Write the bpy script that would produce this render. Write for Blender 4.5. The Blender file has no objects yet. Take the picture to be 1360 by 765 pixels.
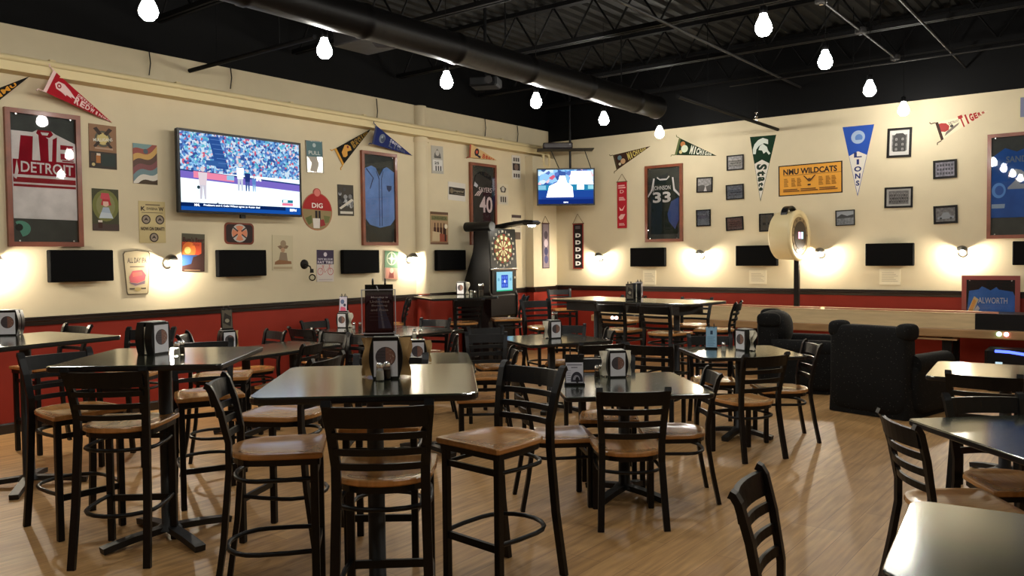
import bpy, math, random
from mathutils import Matrix, Vector
random.seed(7)
SC = bpy.context.scene
COL = SC.collection
PI = math.pi
R = math.radians

# ------------------------------------------------------------------ camera (calibrated from the room's straight lines)
CH = 1.62
FPX, PITCH, ROLL, YAW = 1083.96, 0.0377, -0.0110, 0.6574
FW = Vector((-math.sin(YAW)*math.cos(PITCH), math.cos(YAW)*math.cos(PITCH), -math.sin(PITCH)))
R0 = Vector((math.cos(YAW), math.sin(YAW), 0)); U0 = R0.cross(FW)
RT = math.cos(ROLL)*R0 + math.sin(ROLL)*U0
UP = -math.sin(ROLL)*R0 + math.cos(ROLL)*U0
CAMP = Vector((0, 0, CH))
cam_d = bpy.data.cameras.new('camera'); cam = bpy.data.objects.new('camera', cam_d); COL.objects.link(cam)
cam.matrix_world = Matrix(((RT.x, UP.x, -FW.x, 0), (RT.y, UP.y, -FW.y, 0), (RT.z, UP.z, -FW.z, CH), (0, 0, 0, 1)))
cam_d.sensor_width = 36; cam_d.lens = FPX/1360*36; cam_d.clip_start = .05; cam_d.clip_end = 100
SC.camera = cam

A, B = 8.495, 12.12          # left wall at x = -A, back wall at y = B
ZL, ZB = 3.87, 3.67          # where the cream paint stops on each wall
RAIL = 1.092; DECK = 4.75

def ray(u, v): return FW*FPX + RT*(u-680) + UP*(382.5-v)
def ZP(u, v, z): d = ray(u, v); return CAMP + d*((z-CH)/d.z)          # point of the photo at height z
def LW(u, v, off=0): d = ray(u, v); return CAMP + d*((-A+off)/d.x)    # ... on the left wall
def BW(u, v, off=0): d = ray(u, v); return CAMP + d*((B-off)/d.y)     # ... on the back wall

# ------------------------------------------------------------------ materials
MATS = {}
def mat(name, col, rough=.5, metal=0, spec=.5, var=0, scale=8, bump=0, emit=None, est=1, coat=0, stretch=None):
    if name in MATS: return MATS[name]
    m = bpy.data.materials.new(name); m.use_nodes = True; nt = m.node_tree; b = nt.nodes['Principled BSDF']
    b.inputs['Base Color'].default_value = (*col, 1); b.inputs['Roughness'].default_value = rough
    b.inputs['Metallic'].default_value = metal; b.inputs['Specular IOR Level'].default_value = spec
    b.inputs['Coat Weight'].default_value = coat; b.inputs['Coat Roughness'].default_value = .14
    if emit: b.inputs['Emission Color'].default_value = (*emit, 1); b.inputs['Emission Strength'].default_value = est
    if var or bump:
        tc = nt.nodes.new('ShaderNodeTexCoord'); mp = nt.nodes.new('ShaderNodeMapping'); nz = nt.nodes.new('ShaderNodeTexNoise')
        nt.links.new(tc.outputs['Object'], mp.inputs[0]); nt.links.new(mp.outputs[0], nz.inputs['Vector'])
        nz.inputs['Scale'].default_value = scale; nz.inputs['Detail'].default_value = 5
        if stretch: mp.inputs['Scale'].default_value = stretch
        if var:
            rp = nt.nodes.new('ShaderNodeValToRGB'); lo = [max(0, c*(1-var)) for c in col]; hi = [min(1, c*(1+var)) for c in col]
            rp.color_ramp.elements[0].position = .3; rp.color_ramp.elements[1].position = .7
            rp.color_ramp.elements[0].color = (*lo, 1); rp.color_ramp.elements[1].color = (*hi, 1)
            nt.links.new(nz.outputs['Fac'], rp.inputs[0]); nt.links.new(rp.outputs[0], b.inputs['Base Color'])
        if bump:
            bp = nt.nodes.new('ShaderNodeBump'); bp.inputs['Strength'].default_value = bump; bp.inputs['Distance'].default_value = .01
            nt.links.new(nz.outputs['Fac'], bp.inputs['Height']); nt.links.new(bp.outputs[0], b.inputs['Normal'])
    MATS[name] = m; return m
def srgb(r, g, b): return tuple((c/255/12.92 if c <= 10 else ((c/255+.055)/1.055)**2.4) for c in (r, g, b))
def C(r, g, b, rough=.6, **k):                                          # a plain print / paint colour, given in sRGB
    k2 = dict(spec=.25); k2.update(k)
    return mat('paint_%d_%d_%d_%s' % (r, g, b, int(rough*100)), srgb(r, g, b), rough, **k2)
def glow(name, col, st):
    if name in MATS: return MATS[name]
    m = bpy.data.materials.new(name); m.use_nodes = True; nt = m.node_tree; nt.nodes.clear()
    e = nt.nodes.new('ShaderNodeEmission'); o = nt.nodes.new('ShaderNodeOutputMaterial')
    e.inputs[0].default_value = (*col, 1); e.inputs[1].default_value = st; nt.links.new(e.outputs[0], o.inputs[0])
    MATS[name] = m; return m
def pane_mat(name, tint=(1, 1, 1), refl=1.0):
    if name in MATS: return MATS[name]
    m = bpy.data.materials.new(name); m.use_nodes = True; nt = m.node_tree; nt.nodes.clear()
    t = nt.nodes.new('ShaderNodeBsdfTransparent'); g = nt.nodes.new('ShaderNodeBsdfGlossy'); f = nt.nodes.new('ShaderNodeFresnel')
    x = nt.nodes.new('ShaderNodeMixShader'); o = nt.nodes.new('ShaderNodeOutputMaterial')
    t.inputs[0].default_value = (*tint, 1); g.inputs['Roughness'].default_value = .02; f.inputs[0].default_value = 1.5
    nt.links.new(f.outputs[0], x.inputs[0]); nt.links.new(t.outputs[0], x.inputs[1]); nt.links.new(g.outputs[0], x.inputs[2])
    nt.links.new(x.outputs[0], o.inputs[0]); MATS[name] = m; return m

BLACK_METAL = mat('black_powder_coat', (.0035, .0035, .004), .38, spec=.3)
SEAT_WOOD = mat('honey_seat_wood', srgb(186, 132, 76), .25, var=.16, scale=5, stretch=(9, 1, 1), coat=.6)
LAMINATE = mat('black_table_laminate', (.020, .0245, .017), .16, spec=1.0, var=.1, scale=40, coat=1.0)
_b = LAMINATE.node_tree.nodes['Principled BSDF']; _b.inputs['Coat IOR'].default_value = 2.1; _b.inputs['Coat Tint'].default_value = (.97, 1, .92, 1)
EDGE = mat('black_table_edge', (.006, .006, .007), .35)
IRON = mat('black_cast_iron', (.007, .007, .008), .5)
CREAM = mat('cream_wall_paint', srgb(207, 194, 163), .7, spec=.2, var=.035, scale=3, bump=.06)
RED = mat('brick_red_wall_paint', srgb(148, 48, 34), .6, spec=.2, var=.06, scale=4, bump=.06)
BLACKP = mat('black_ceiling_paint', (.0022, .0022, .0024), .6, spec=.12, bump=.1, scale=20)
DECKM = mat('dark_roof_deck', (.011, .0105, .009), .6, spec=.15, var=.2, scale=6)
RAILW = mat('dark_stained_trim', (.014, .008, .006), .3, var=.3, scale=6, coat=.3)
PIPE = mat('cream_pipe_paint', srgb(216, 198, 152), .5, spec=.3)
FRAMEW = mat('reddish_frame_wood', srgb(122, 62, 38), .4, var=.25, scale=7, coat=.2)
DARKF = mat('dark_frame_wood', (.006, .004, .003), .5, spec=.2)
PANE = pane_mat('clear_glass_pane')
SHAKER = pane_mat('clear_shaker_glass', (.92, .95, .94))
ACRYL = pane_mat('clear_acrylic', (.93, .94, .95))
CHROME = mat('brushed_chrome', (.62, .62, .62), .22, 1)
BLKPL = mat('black_plastic', (.004, .004, .0045), .35, spec=.3)
NAPW = mat('white_napkin_paper', srgb(226, 218, 196), .8, var=.05, scale=20)
NAPB = mat('brown_napkin_paper', srgb(176, 142, 92), .85, var=.08, scale=20)
CARD = mat('white_card', srgb(205, 205, 210), .45)
BULB = glow('lit_bulb', (1, .965, .885), 175)
SBULB = glow('lit_sconce_bulb', (1, .89, .72), 2000)

# ------------------------------------------------------------------ mesh builder
class MB:
    def __init__(s): s.v = []; s.f = []; s.m = []; s.s = []; s.mats = []; s.M = Matrix()
    def mi(s, m):
        if m not in s.mats: s.mats.append(m)
        return s.mats.index(m)
    def add(s, vs, fs, m, smooth=False):
        o = len(s.v); k = s.mi(m); M = s.M
        s.v += [tuple(M @ Vector(p)) for p in vs]
        for f in fs: s.f.append([i+o for i in f]); s.m.append(k); s.s.append(smooth)
        return s
    def box(s, c, d, m, rz=0, bev=0):
        x, y, z = (k/2 for k in d)
        if bev:
            n = bev; P = [(-x+n, -y), (x-n, -y), (x, -y+n), (x, y-n), (x-n, y), (-x+n, y), (-x, y-n), (-x, -y+n)]
            def ring(q, zz): return [(a*(1-q/x), b*(1-q/y), zz) for a, b in P]
            rs = [ring(n, -z), ring(0, -z+n), ring(0, z-n), ring(n, z)]
            vs = sum(rs, []); fs = [list(range(7, -1, -1)), list(range(24, 32))]
            for k in range(3):
                for i in range(8): j = (i+1) % 8; fs.append([k*8+i, k*8+j, k*8+8+j, k*8+8+i])
        else:
            vs = [(a, b, e) for e in (-z, z) for a, b in ((-x, -y), (x, -y), (x, y), (-x, y))]
            fs = [[3, 2, 1, 0], [4, 5, 6, 7], [0, 1, 5, 4], [1, 2, 6, 5], [2, 3, 7, 6], [3, 0, 4, 7]]
        cs, sn = math.cos(rz), math.sin(rz)
        vs = [(c[0]+a*cs-b*sn, c[1]+a*sn+b*cs, c[2]+e) for a, b, e in vs]
        return s.add(vs, fs, m)
    def rings(s, rs, m, cap=True, smooth=False, closed=False):
        n = len(rs[0]); vs = sum([list(r) for r in rs], []); fs = []
        K = len(rs) if closed else len(rs)-1
        for k in range(K):
            k2 = (k+1) % len(rs)
            for i in range(n): j = (i+1) % n; fs.append([k*n+i, k*n+j, k2*n+j, k2*n+i])
        s.add(vs, fs, m, smooth)
        if cap and not closed:
            s.add(rs[0], [list(range(n-1, -1, -1))], m); s.add(rs[-1], [list(range(n))], m)
        return s
    def prism(s, P, z0, z1, m):
        return s.rings([[(x, y, z0) for x, y in P], [(x, y, z1) for x, y in P]], m)
    def flat(s, P, z, m):
        return s.add([(x, y, z) for x, y in P], [list(range(len(P)))], m)
    def tube(s, path, r, m, n=8, closed=False, cap=True, rv=None):
        P = [Vector(p) for p in path]; N = len(P); rs = []
        t0 = (P[1]-P[0]).normalized(); up = Vector((0, 0, 1)) if abs(t0.z) < .9 else Vector((1, 0, 0))
        a = t0.cross(up).normalized()
        for i in range(N):
            if closed: t = (P[(i+1) % N]-P[i-1])
            else: t = P[min(i+1, N-1)]-P[max(i-1, 0)]
            t.normalize(); a = (a-t*a.dot(t)).normalized(); b = t.cross(a); q = rv[i] if rv else r
            rs.append([tuple(P[i]+a*(q*math.cos(2*PI*k/n))+b*(q*math.sin(2*PI*k/n))) for k in range(n)])
        return s.rings(rs, m, cap, True, closed)
    def strip(s, path, w, t, m, side=Vector((1, 0, 0))):               # bar of section w (along side) by t, swept along path
        P = [Vector(p) for p in path]; N = len(P); rs = []
        for i in range(N):
            d = (P[min(i+1, N-1)]-P[max(i-1, 0)]).normalized(); a = (side-d*side.dot(d)).normalized(); b = d.cross(a)
            rs.append([tuple(P[i]+a*x*w/2+b*y*t/2) for x, y in ((-1, -1), (1, -1), (1, 1), (-1, 1))])
        return s.rings(rs, m)
    def lathe(s, prof, m, n=14, c=(0, 0, 0), cap=True, smooth=True):
        rs = [[(c[0]+r*math.cos(2*PI*k/n), c[1]+r*math.sin(2*PI*k/n), c[2]+z) for k in range(n)] for r, z in prof]
        return s.rings(rs, m, cap, smooth)
    def ball(s, c, r, m, n=12, sc=(1, 1, 1)):
        M0 = s.M; s.M = M0 @ Matrix.Translation(c) @ Matrix.Diagonal((*sc, 1))
        s.lathe([(r*math.sin(PI*k/8)+1e-4, -r*math.cos(PI*k/8)) for k in range(9)], m, n); s.M = M0; return s
    def build(s, name, parent=None, loc=None):
        me = bpy.data.meshes.new(name); me.from_pydata(s.v, [], s.f)
        for m in s.mats: me.materials.append(m)
        me.polygons.foreach_set('material_index', s.m); me.polygons.foreach_set('use_smooth', s.s); me.update()
        o = bpy.data.objects.new(name, me); COL.objects.link(o)
        if parent: o.parent = parent
        if loc is not None: o.location = loc
        return o
def rrect(w, h, r, n=5, cx=0, cy=0):
    P = []
    for sx, sy, a0 in ((1, 1, 0), (-1, 1, 90), (-1, -1, 180), (1, -1, 270)):
        for k in range(n+1):
            a = R(a0+90*k/n); P.append((cx+sx*(w/2-r)+r*math.cos(a), cy+sy*(h/2-r)+r*math.sin(a)))
    return P
def circ(cx, cy, rx, ry=None, n=20, a0=0, a1=360):
    ry = ry or rx; full = abs(a1-a0) >= 360
    return [(cx+rx*math.cos(R(a0+(a1-a0)*k/(n if full else n-1))), cy+ry*math.sin(R(a0+(a1-a0)*k/(n if full else n-1)))) for k in range(n)]
def tag(o, label=None, cat=None, group=None, kind=None):
    if label: o['label'] = label
    if cat: o['category'] = cat
    if group: o['group'] = group
    if kind: o['kind'] = kind
    return o
def thing(name, label, cat, loc=(0, 0, 0), rz=0, group=None, M=None):
    o = bpy.data.objects.new(name, None); COL.objects.link(o); o.empty_display_size = .1
    if M: o.matrix_world = M
    else: o.location = loc; o.rotation_euler = (0, 0, rz)
    return tag(o, label, cat, group)
def struct(mb, name): return tag(mb.build(name), kind='structure')
KIDS = {}
def copy_tree(src, label, loc, rz):
    def cp(o, par):
        c = o.copy(); COL.objects.link(c)
        if par: c.parent = par
        for ch in [k for k in o.children]: cp(ch, c)
        return c
    r = cp(src, None); r.location = loc; r.rotation_euler = (0, 0, rz); r['label'] = label
    return r

# ------------------------------------------------------------------ lettering (built-in font turned into flat mesh)
GL = {}
def glyphs(t, bold=0):
    if (t, bold) in GL: return GL[(t, bold)]
    cu = bpy.data.curves.new('t', 'FONT'); cu.body = t; cu.size = 1; cu.offset = bold; cu.resolution_u = 3
    ob = bpy.data.objects.new('t', cu); COL.objects.link(ob); dg = bpy.context.evaluated_depsgraph_get()
    me = ob.evaluated_get(dg).to_mesh(); V = [(v.co.x, v.co.y) for v in me.vertices]; F = [list(p.vertices) for p in me.polygons]
    ob.evaluated_get(dg).to_mesh_clear(); bpy.data.objects.remove(ob); bpy.data.curves.remove(cu)
    x0 = min(p[0] for p in V); x1 = max(p[0] for p in V); y0 = min(p[1] for p in V); y1 = max(p[1] for p in V)
    V = [((x-x0)/(x1-x0)-.5, (y-y0)/(y1-y0)-.5) for x, y in V]
    GL[(t, bold)] = (V, F, (x1-x0)/(y1-y0)); return GL[(t, bold)]
def put_text(mb, t, cx, cy, w, h, z, m, rot=0, bold=.012, shear=0):
    V, F, asp = glyphs(t, bold)
    if w is None: w = h*asp
    if h is None: h = w/asp
    c, s_ = math.cos(rot), math.sin(rot)
    mb.add([(cx+(x*w+shear*y*h)*c-y*h*s_, cy+(x*w+shear*y*h)*s_+y*h*c, z) for x, y in V], F, m)

# ------------------------------------------------------------------ room shell
X1, Y0 = 4.6, -4.0
def floor_mat():
    m = bpy.data.materials.new('oak_plank_floor'); m.use_nodes = True; nt = m.node_tree; b = nt.nodes['Principled BSDF']
    N = nt.nodes.new; L = nt.links.new
    tc = N('ShaderNodeTexCoord'); mp = N('ShaderNodeMapping'); mp.inputs['Rotation'].default_value = (0, 0, R(90)); L(tc.outputs['Object'], mp.inputs[0])
    br = N('ShaderNodeTexBrick'); L(mp.outputs[0], br.inputs['Vector'])
    br.inputs['Color1'].default_value = (*srgb(188, 146, 94), 1); br.inputs['Color2'].default_value = (*srgb(202, 160, 106), 1)
    br.inputs['Mortar'].default_value = (*srgb(150, 112, 72), 1); br.inputs['Scale'].default_value = 1
    br.inputs['Mortar Size'].default_value = .0018; br.inputs['Brick Width'].default_value = 1.22; br.inputs['Row Height'].default_value = .15
    br.inputs['Bias'].default_value = 0; br.offset = .37; br.offset_frequency = 3
    m2 = N('ShaderNodeMapping'); m2.inputs['Scale'].default_value = (14, 1.1, 1); L(tc.outputs['Object'], m2.inputs[0])
    nz = N('ShaderNodeTexNoise'); nz.inputs['Scale'].default_value = 2.2; nz.inputs['Detail'].default_value = 7; L(m2.outputs[0], nz.inputs['Vector'])
    n2 = N('ShaderNodeTexNoise'); n2.inputs['Scale'].default_value = 5; n2.inputs['Detail'].default_value = 6; L(tc.outputs['Object'], n2.inputs['Vector'])
    rp = N('ShaderNodeValToRGB'); rp.color_ramp.elements[0].position = .32; rp.color_ramp.elements[1].position = .68
    rp.color_ramp.elements[0].color = (.66, .62, .58, 1); rp.color_ramp.elements[1].color = (1.12, 1.1, 1.08, 1); L(nz.outputs['Fac'], rp.inputs[0])
    mx = N('ShaderNodeMixRGB'); mx.blend_type = 'MULTIPLY'; mx.inputs[0].default_value = .85; L(br.outputs['Color'], mx.inputs[1]); L(rp.outputs[0], mx.inputs[2])
    L(mx.outputs[0], b.inputs['Base Color'])
    r2 = N('ShaderNodeMapRange'); r2.inputs[3].default_value = .4; r2.inputs[4].default_value = .5; L(n2.outputs['Fac'], r2.inputs[0]); L(r2.outputs[0], b.inputs['Roughness'])
    b.inputs['Specular IOR Level'].default_value = .45
    bp = N('ShaderNodeBump'); bp.inputs['Strength'].default_value = .12; bp.inputs['Distance'].default_value = .004; L(nz.outputs['Fac'], bp.inputs['Height']); L(bp.outputs[0], b.inputs['Normal'])
    return m
struct(MB().box(((X1-A)/2, (B+Y0)/2, -.05), (X1+A+.4, B-Y0+.4, .1), floor_mat()), 'floor')
w = MB()
for z0, z1, m in ((0, RAIL, RED), (RAIL, ZL, CREAM), (ZL, DECK, BLACKP)): w.box((-A-.1, (B+Y0)/2, (z0+z1)/2), (.2, B-Y0+.4, z1-z0), m)
struct(w, 'wall_left')
w = MB()
for z0, z1, m in ((0, RAIL+.02, RED), (RAIL+.02, ZB, CREAM), (ZB, DECK, BLACKP)): w.box(((X1-A)/2, B+.1, (z0+z1)/2), (X1+A, .2, z1-z0), m)
struct(w, 'wall_back')
w = MB()
for z0, z1, m in ((0, RAIL, RED), (RAIL, 3.7, CREAM), (3.7, DECK, BLACKP)): w.box((X1+.1, (B+Y0)/2, (z0+z1)/2), (.2, B-Y0+.4, z1-z0), m)
struct(w, 'wall_right')
w = MB()
for z0, z1, m in ((0, RAIL, RED), (RAIL, 3.7, CREAM), (3.7, DECK, BLACKP)): w.box(((X1-A)/2, Y0-.1, (z0+z1)/2), (X1+A, .2, z1-z0), m)
struct(w, 'wall_front')
w = MB(); cx = (-A-8.33)/2; wx = A-8.33
for z0, z1, m in ((0, RAIL+.01, RED), (RAIL+.01, 3.36, CREAM)): w.box((cx, (11.41+B)/2, (z0+z1)/2), (wx, B-11.41, z1-z0), m)
struct(w, 'wall_corner')
w = MB()
for z0, z1, m in ((0, RAIL, RED), (RAIL, 3.42, CREAM)): w.lathe([(.115, z0), (.115, z1)], m, 24, (-A+.01, 8.8, 0))
w.lathe([(.13, 3.33), (.13, 3.385)], CREAM, 24, (-A+.01, 8.8, 0)); w.lathe([(.10, 3.5), (.10, 3.86)], CREAM, 24, (-A+.01, 8.8, 0))
struct(w, 'wall_column')
# corrugated deck
w = MB(); n = 0; xs = []
x = -A-.2
while x < X1+.2:
    xs += [(x, DECK), (x+.09, DECK), (x+.11, DECK-.04), (x+.17, DECK-.04)]; x += .19
P = [(a, Y0-.2, z) for a, z in xs]; Q = [(a, B+.2, z) for a, z in xs]; n = len(xs)
w.add(P+Q, [[i, i+1, n+i+1, n+i] for i in range(n-1)], DECKM)
w.box(((X1-A)/2, (B+Y0)/2, DECK+.06), (X1+A+.4, B-Y0+.4, .1), BLACKP)
struct(w, 'ceiling')
# chair rails, base boards
def rail_run(name, p0, p1, nrm, z, kind='rail'):
    w = MB(); p0 = Vector((*p0, 0)); p1 = Vector((*p1, 0)); nv = Vector((*nrm, 0))
    prof = [(0, -.085), (.018, -.085), (.02, -.05), (.03, -.04), (.03, -.02), (.045, -.014), (.045, 0), (0, 0)] if kind == 'rail' else [(0, 0), (.014, 0), (.014, .085), (.008, .1), (0, .1)]
    w.rings([[tuple(p+nv*a+Vector((0, 0, z+b))) for a, b in prof] for p in (p0, p1)], RAILW); struct(w, name)
rail_run('trim_1', (-A, Y0), (-A, 11.41), (1, 0), RAIL); rail_run('trim_2', (-8.33, 11.395), (-8.33, B), (1, 0), RAIL+.01)
rail_run('trim_3', (-A, 11.41), (-8.285, 11.41), (0, -1), RAIL+.005); rail_run('trim_4', (-8.33, B), (X1, B), (0, -1), RAIL+.02)
rail_run('baseboard_left', (-A, Y0), (-A, 11.41), (1, 0), 0, 'b'); rail_run('baseboard_back', (-8.33, B), (X1, B), (0, -1), 0, 'b')
w = MB(); w.tube([(-A+.16*math.cos(a)-.02, 8.8+.14*math.sin(a), RAIL-.035) for a in [R(-75+15*k) for k in range(11)]], .022, RAILW); struct(w, 'trim_5')
# ledge and pipe along the left wall
w = MB().box((-A+.09, (Y0+11.9)/2, 3.445), (.18, 11.9-Y0, .085), PIPE); struct(w, 'trim_6')
t = thing('wall_pipe', 'cream painted pipe running the length of the left wall above its ledge', 'pipe', (-A+.14, 0, 3.525))
MB().tube([(0, Y0, 0), (0, 11.7, 0)], .032, PIPE, 12).build('pipe_run', t)
MB().tube([(0, 11.7, 0), (.02, 11.72, -.02), (.02, 11.74, -.3), (.02, 11.86, -.33), (.02, 11.9, -.3), (.02, 11.9, 0), (.05, 12.06, .0)], .028, PIPE, 10).build('pipe_trap', t)
w = MB()
for y in (3.6, 4.9, 6.4, 7.6, 9.5, 10.6): w.box((-.03, y, .0), (.09, .05, .09), PIPE)
w.build('pipe_clip', t)
for k, (u, v0, v1) in enumerate(((198, 68, 100), (306, 88, 118), (500, 131, 164), (644, 158, 182), (687, 167, 189))):
    a = LW(u, v0, .03); b = LW(u, v1, .03); w = MB().tube([a, (a+b)/2+Vector((.01, .01, 0)), b], .007, BLKPL, 6)
    tag(w.build('hanger_rod'), 'thin dark hanger rod on the left wall above the pipe, %s from the left' % ('first', 'second', 'third', 'fourth', 'fifth')[k], 'rod', 'hanger rods above the left wall pipe')

# ------------------------------------------------------------------ overhead: joists, ducts, pipes, lamps
for k, y in enumerate((4.7, 6.5, 8.3, 10.1, 11.6)):
    t = thing('ceiling_joist', 'black open-web steel joist under the dark deck, %s from the back wall' % ('fifth', 'fourth', 'third', 'second', 'first')[k], 'joist', (0, y, 4.2), group='open-web joists')
    MB().box((-2, -.03, 0), (12.8, .035, .05), BLACKP).box((-2, .03, 0), (12.8, .035, .05), BLACKP).build('bottom_chord', t)
    MB().box((-2, 0, .46), (12.8, .1, .05), BLACKP).build('top_chord', t)
    w = MB(); n = 22
    for i in range(n):
        x = -8.3+12.6/n*i; d = 12.6/n/2
        w.tube([(x, 0, .02), (x+d, 0, .45)], .013, BLACKP, 6).tube([(x+d, 0, .45), (x+2*d, 0, .02)], .013, BLACKP, 6)
    w.build('web', t)
DUCTM = mat('black_painted_duct', (.003, .0026, .0026), .42, metal=.0, spec=.15, bump=.15, scale=12)
t = thing('air_duct', 'round black air duct hung above the left row of bulbs', 'duct', (-5.3, 0, 3.65))
w = MB(); rs = []; ys = []
y = 1.2
while y < 10.0: ys += [(y, .145), (y+.05, .145), (y+.07, .153), (y+.11, .153), (y+.13, .145)]; y += 1.18
ys += [(10.1, .145), (10.12, .155), (10.16, .155)]
w.rings([[(r*math.cos(2*PI*k/24), yy, r*math.sin(2*PI*k/24)) for k in range(24)] for yy, r in ys], DUCTM, True, True); w.build('duct_run', t)
w = MB().box((-.44, 5.3, .07), (.52, .44, .24), DUCTM, bev=.01); w.build('plenum_box', t)
MB().tube([(-.3, 5.3, .03), (-.1, 5.3, 0)], .12, DUCTM, 16).build('collar', t)
w = MB()
for yy in (2.2, 4.4, 6.8, 9.2): w.box((0, yy, .5), (.012, .012, .6), BLACKP)
w.build('hanger_strap', t)
def pipe(name, label, pts, r=.018, m=BLACKP, parts=None):
    t = thing(name, label, 'pipe', pts[0]); o = Vector(pts[0])
    MB().tube([tuple(Vector(p)-o) for p in pts], r, m, 8).build('pipe_run', t)
    if parts: parts(t, o)
    a, b = Vector(pts[0]), Vector(pts[-1]); w = MB()
    for f in (.25, .75): w = MB(); c = a.lerp(b, f)-o; w.tube([tuple(c), (c.x, c.y, DECK-o.z)], .005, BLACKP, 6); w.build('hanger', t)
    return t
def sprinkler(at):
    def f(t, o):
        w = MB(); a = Vector(at)-o; w.lathe([(.012, 0), (.012, .05), (.02, .055), (.02, .07), (.006, .075), (.006, .11), (.022, .112), (.022, .118)], CHROME, 10, a); w.build('sprinkler_head', t)
    return f
e = BW(1033, 172, .02)
pipe('sprinkler_pipe', 'dark sprinkler pipe ending at the back wall above the green pennant', [(e.x, 8.8, e.z), tuple(e)], .025, BLACKP, sprinkler((e.x, 11.25, e.z+.02)))
e = LW(252, 94, .02)
pipe('sprinkler_pipe', 'dark pipe ending at the left wall above the big television', [tuple(e), (-6.3, e.y, e.z)], .025)
GREYP = mat('grey_conduit', (.018, .0175, .017), .5, metal=.2, spec=.2)
pipe('conduit', 'grey conduit on the dark ceiling between the two rows of bulbs', [(-3.98, 5, 4.05), (-3.98, B-.02, 4.05)], .016, GREYP)
def boxes(t, o):
    for y in (8.2, 9.6, 11.2):
        jb = MB().lathe([(.05, -.03), (.06, -.025), (.06, .03)], GREYP, 12).build('junction_box', t, (0, y-o.y, 0)); MB().lathe([(.02, -.045), (.02, -.03)], CHROME, 10).build('cover_screw', jb)
pipe('conduit', 'grey conduit with round junction boxes left of the right-hand row of bulbs', [(-2.50, 7.9, 4.08), (-2.50, 11.3, 4.08)], .013, GREYP, boxes)
pipe('conduit', 'grey conduit on the ceiling in the upper right corner', [(-1.85, 7.6, 4.02), (-1.85, B-.02, 4.02)], .013, GREYP)
pipe('conduit', 'thin conduit crossing the dark ceiling parallel to the back wall', [(-4.6, 11.0, 3.98), (2, 11.0, 3.98)], .011, GREYP)
p = ZP(645, 110, 3.7)
t = thing('projector', 'dark projector hung under the ceiling beside the bulbs over the left side', 'projector', p, R(25))
MB().box((0, 0, 0), (.34, .28, .12), BLACKP, bev=.02).build('housing', t); MB().lathe([(.04, 0), (.045, .04)], DARKF, 14).build('lens', t).rotation_euler = (R(90), 0, 0)
t.children[1].location = (.08, -.15, 0); MB().tube([(0, 0, .06), (0, 0, DECK-3.7)], .02, BLACKP, 8).build('mount_pole', t)

bulb_src = None
def bulb(x, y, z, label, group):
    global bulb_src
    if bulb_src is None:
        t = thing('hanging_bulb', label, 'light', (x, y, z), 0, group)
        MB().lathe([(.004, -.085), (.035, -.078), (.06, -.05), (.068, -.02), (.06, .015), (.042, .05), (.03, .08), (.026, .095)], BULB, 12).build('bulb_glass', t)
        MB().lathe([(.028, .093), (.03, .1), (.03, .15), (.012, .16)], BLKPL, 12).build('socket', t)
        MB().tube([(0, 0, .155), (0, 0, DECK-z)], .0035, BLACKP, 6).build('cord', t); bulb_src = t
    else: t = copy_tree(bulb_src, label, (x, y, z), 0); t['group'] = group
    return t
BZ = 3.45
ORD = ['nearest', 'second', 'third', 'fourth', 'fifth', 'sixth']
ra = [ZP(u, v, BZ) for u, v in ((197, 12), (431, 65), (593, 107), (712, 134), (802, 158), (876, 176))]
rb = [ZP(u, v, BZ) for u, v in ((1014, 34), (1096, 80), (1155, 118), (1200, 145))]
for k, q in enumerate(ra): bulb(q.x, q.y, BZ, '%s lit bare bulb of the left row hanging from the black ceiling' % ORD[k], 'hanging bulbs, left row')
for k, q in enumerate(rb): bulb(q.x, q.y, BZ, '%s lit bare bulb of the right row hanging from the black ceiling' % ORD[k], 'hanging bulbs, right row')
for k in range(2): bulb(ra[0].x, ra[0].y-1.5*(k+1), BZ, 'added unseen bulb continuing the left row above the view, for light', 'hanging bulbs, left row')  # unseen bulbs added for light, extending the left row toward the camera
for k in range(4): bulb(rb[0].x, rb[0].y-1.55*(k+1), BZ, 'added unseen bulb continuing the right row above the view, for light', 'hanging bulbs, right row')  # same for the right row: extra bulbs out of view, added as light
for k in range(5): bulb(.95, 1.2+2.2*k, BZ, 'added unseen bulb of an extra row right of the view, for light', 'added unseen bulbs, third row')  # extra row of unseen bulbs, added only to light the room

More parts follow.
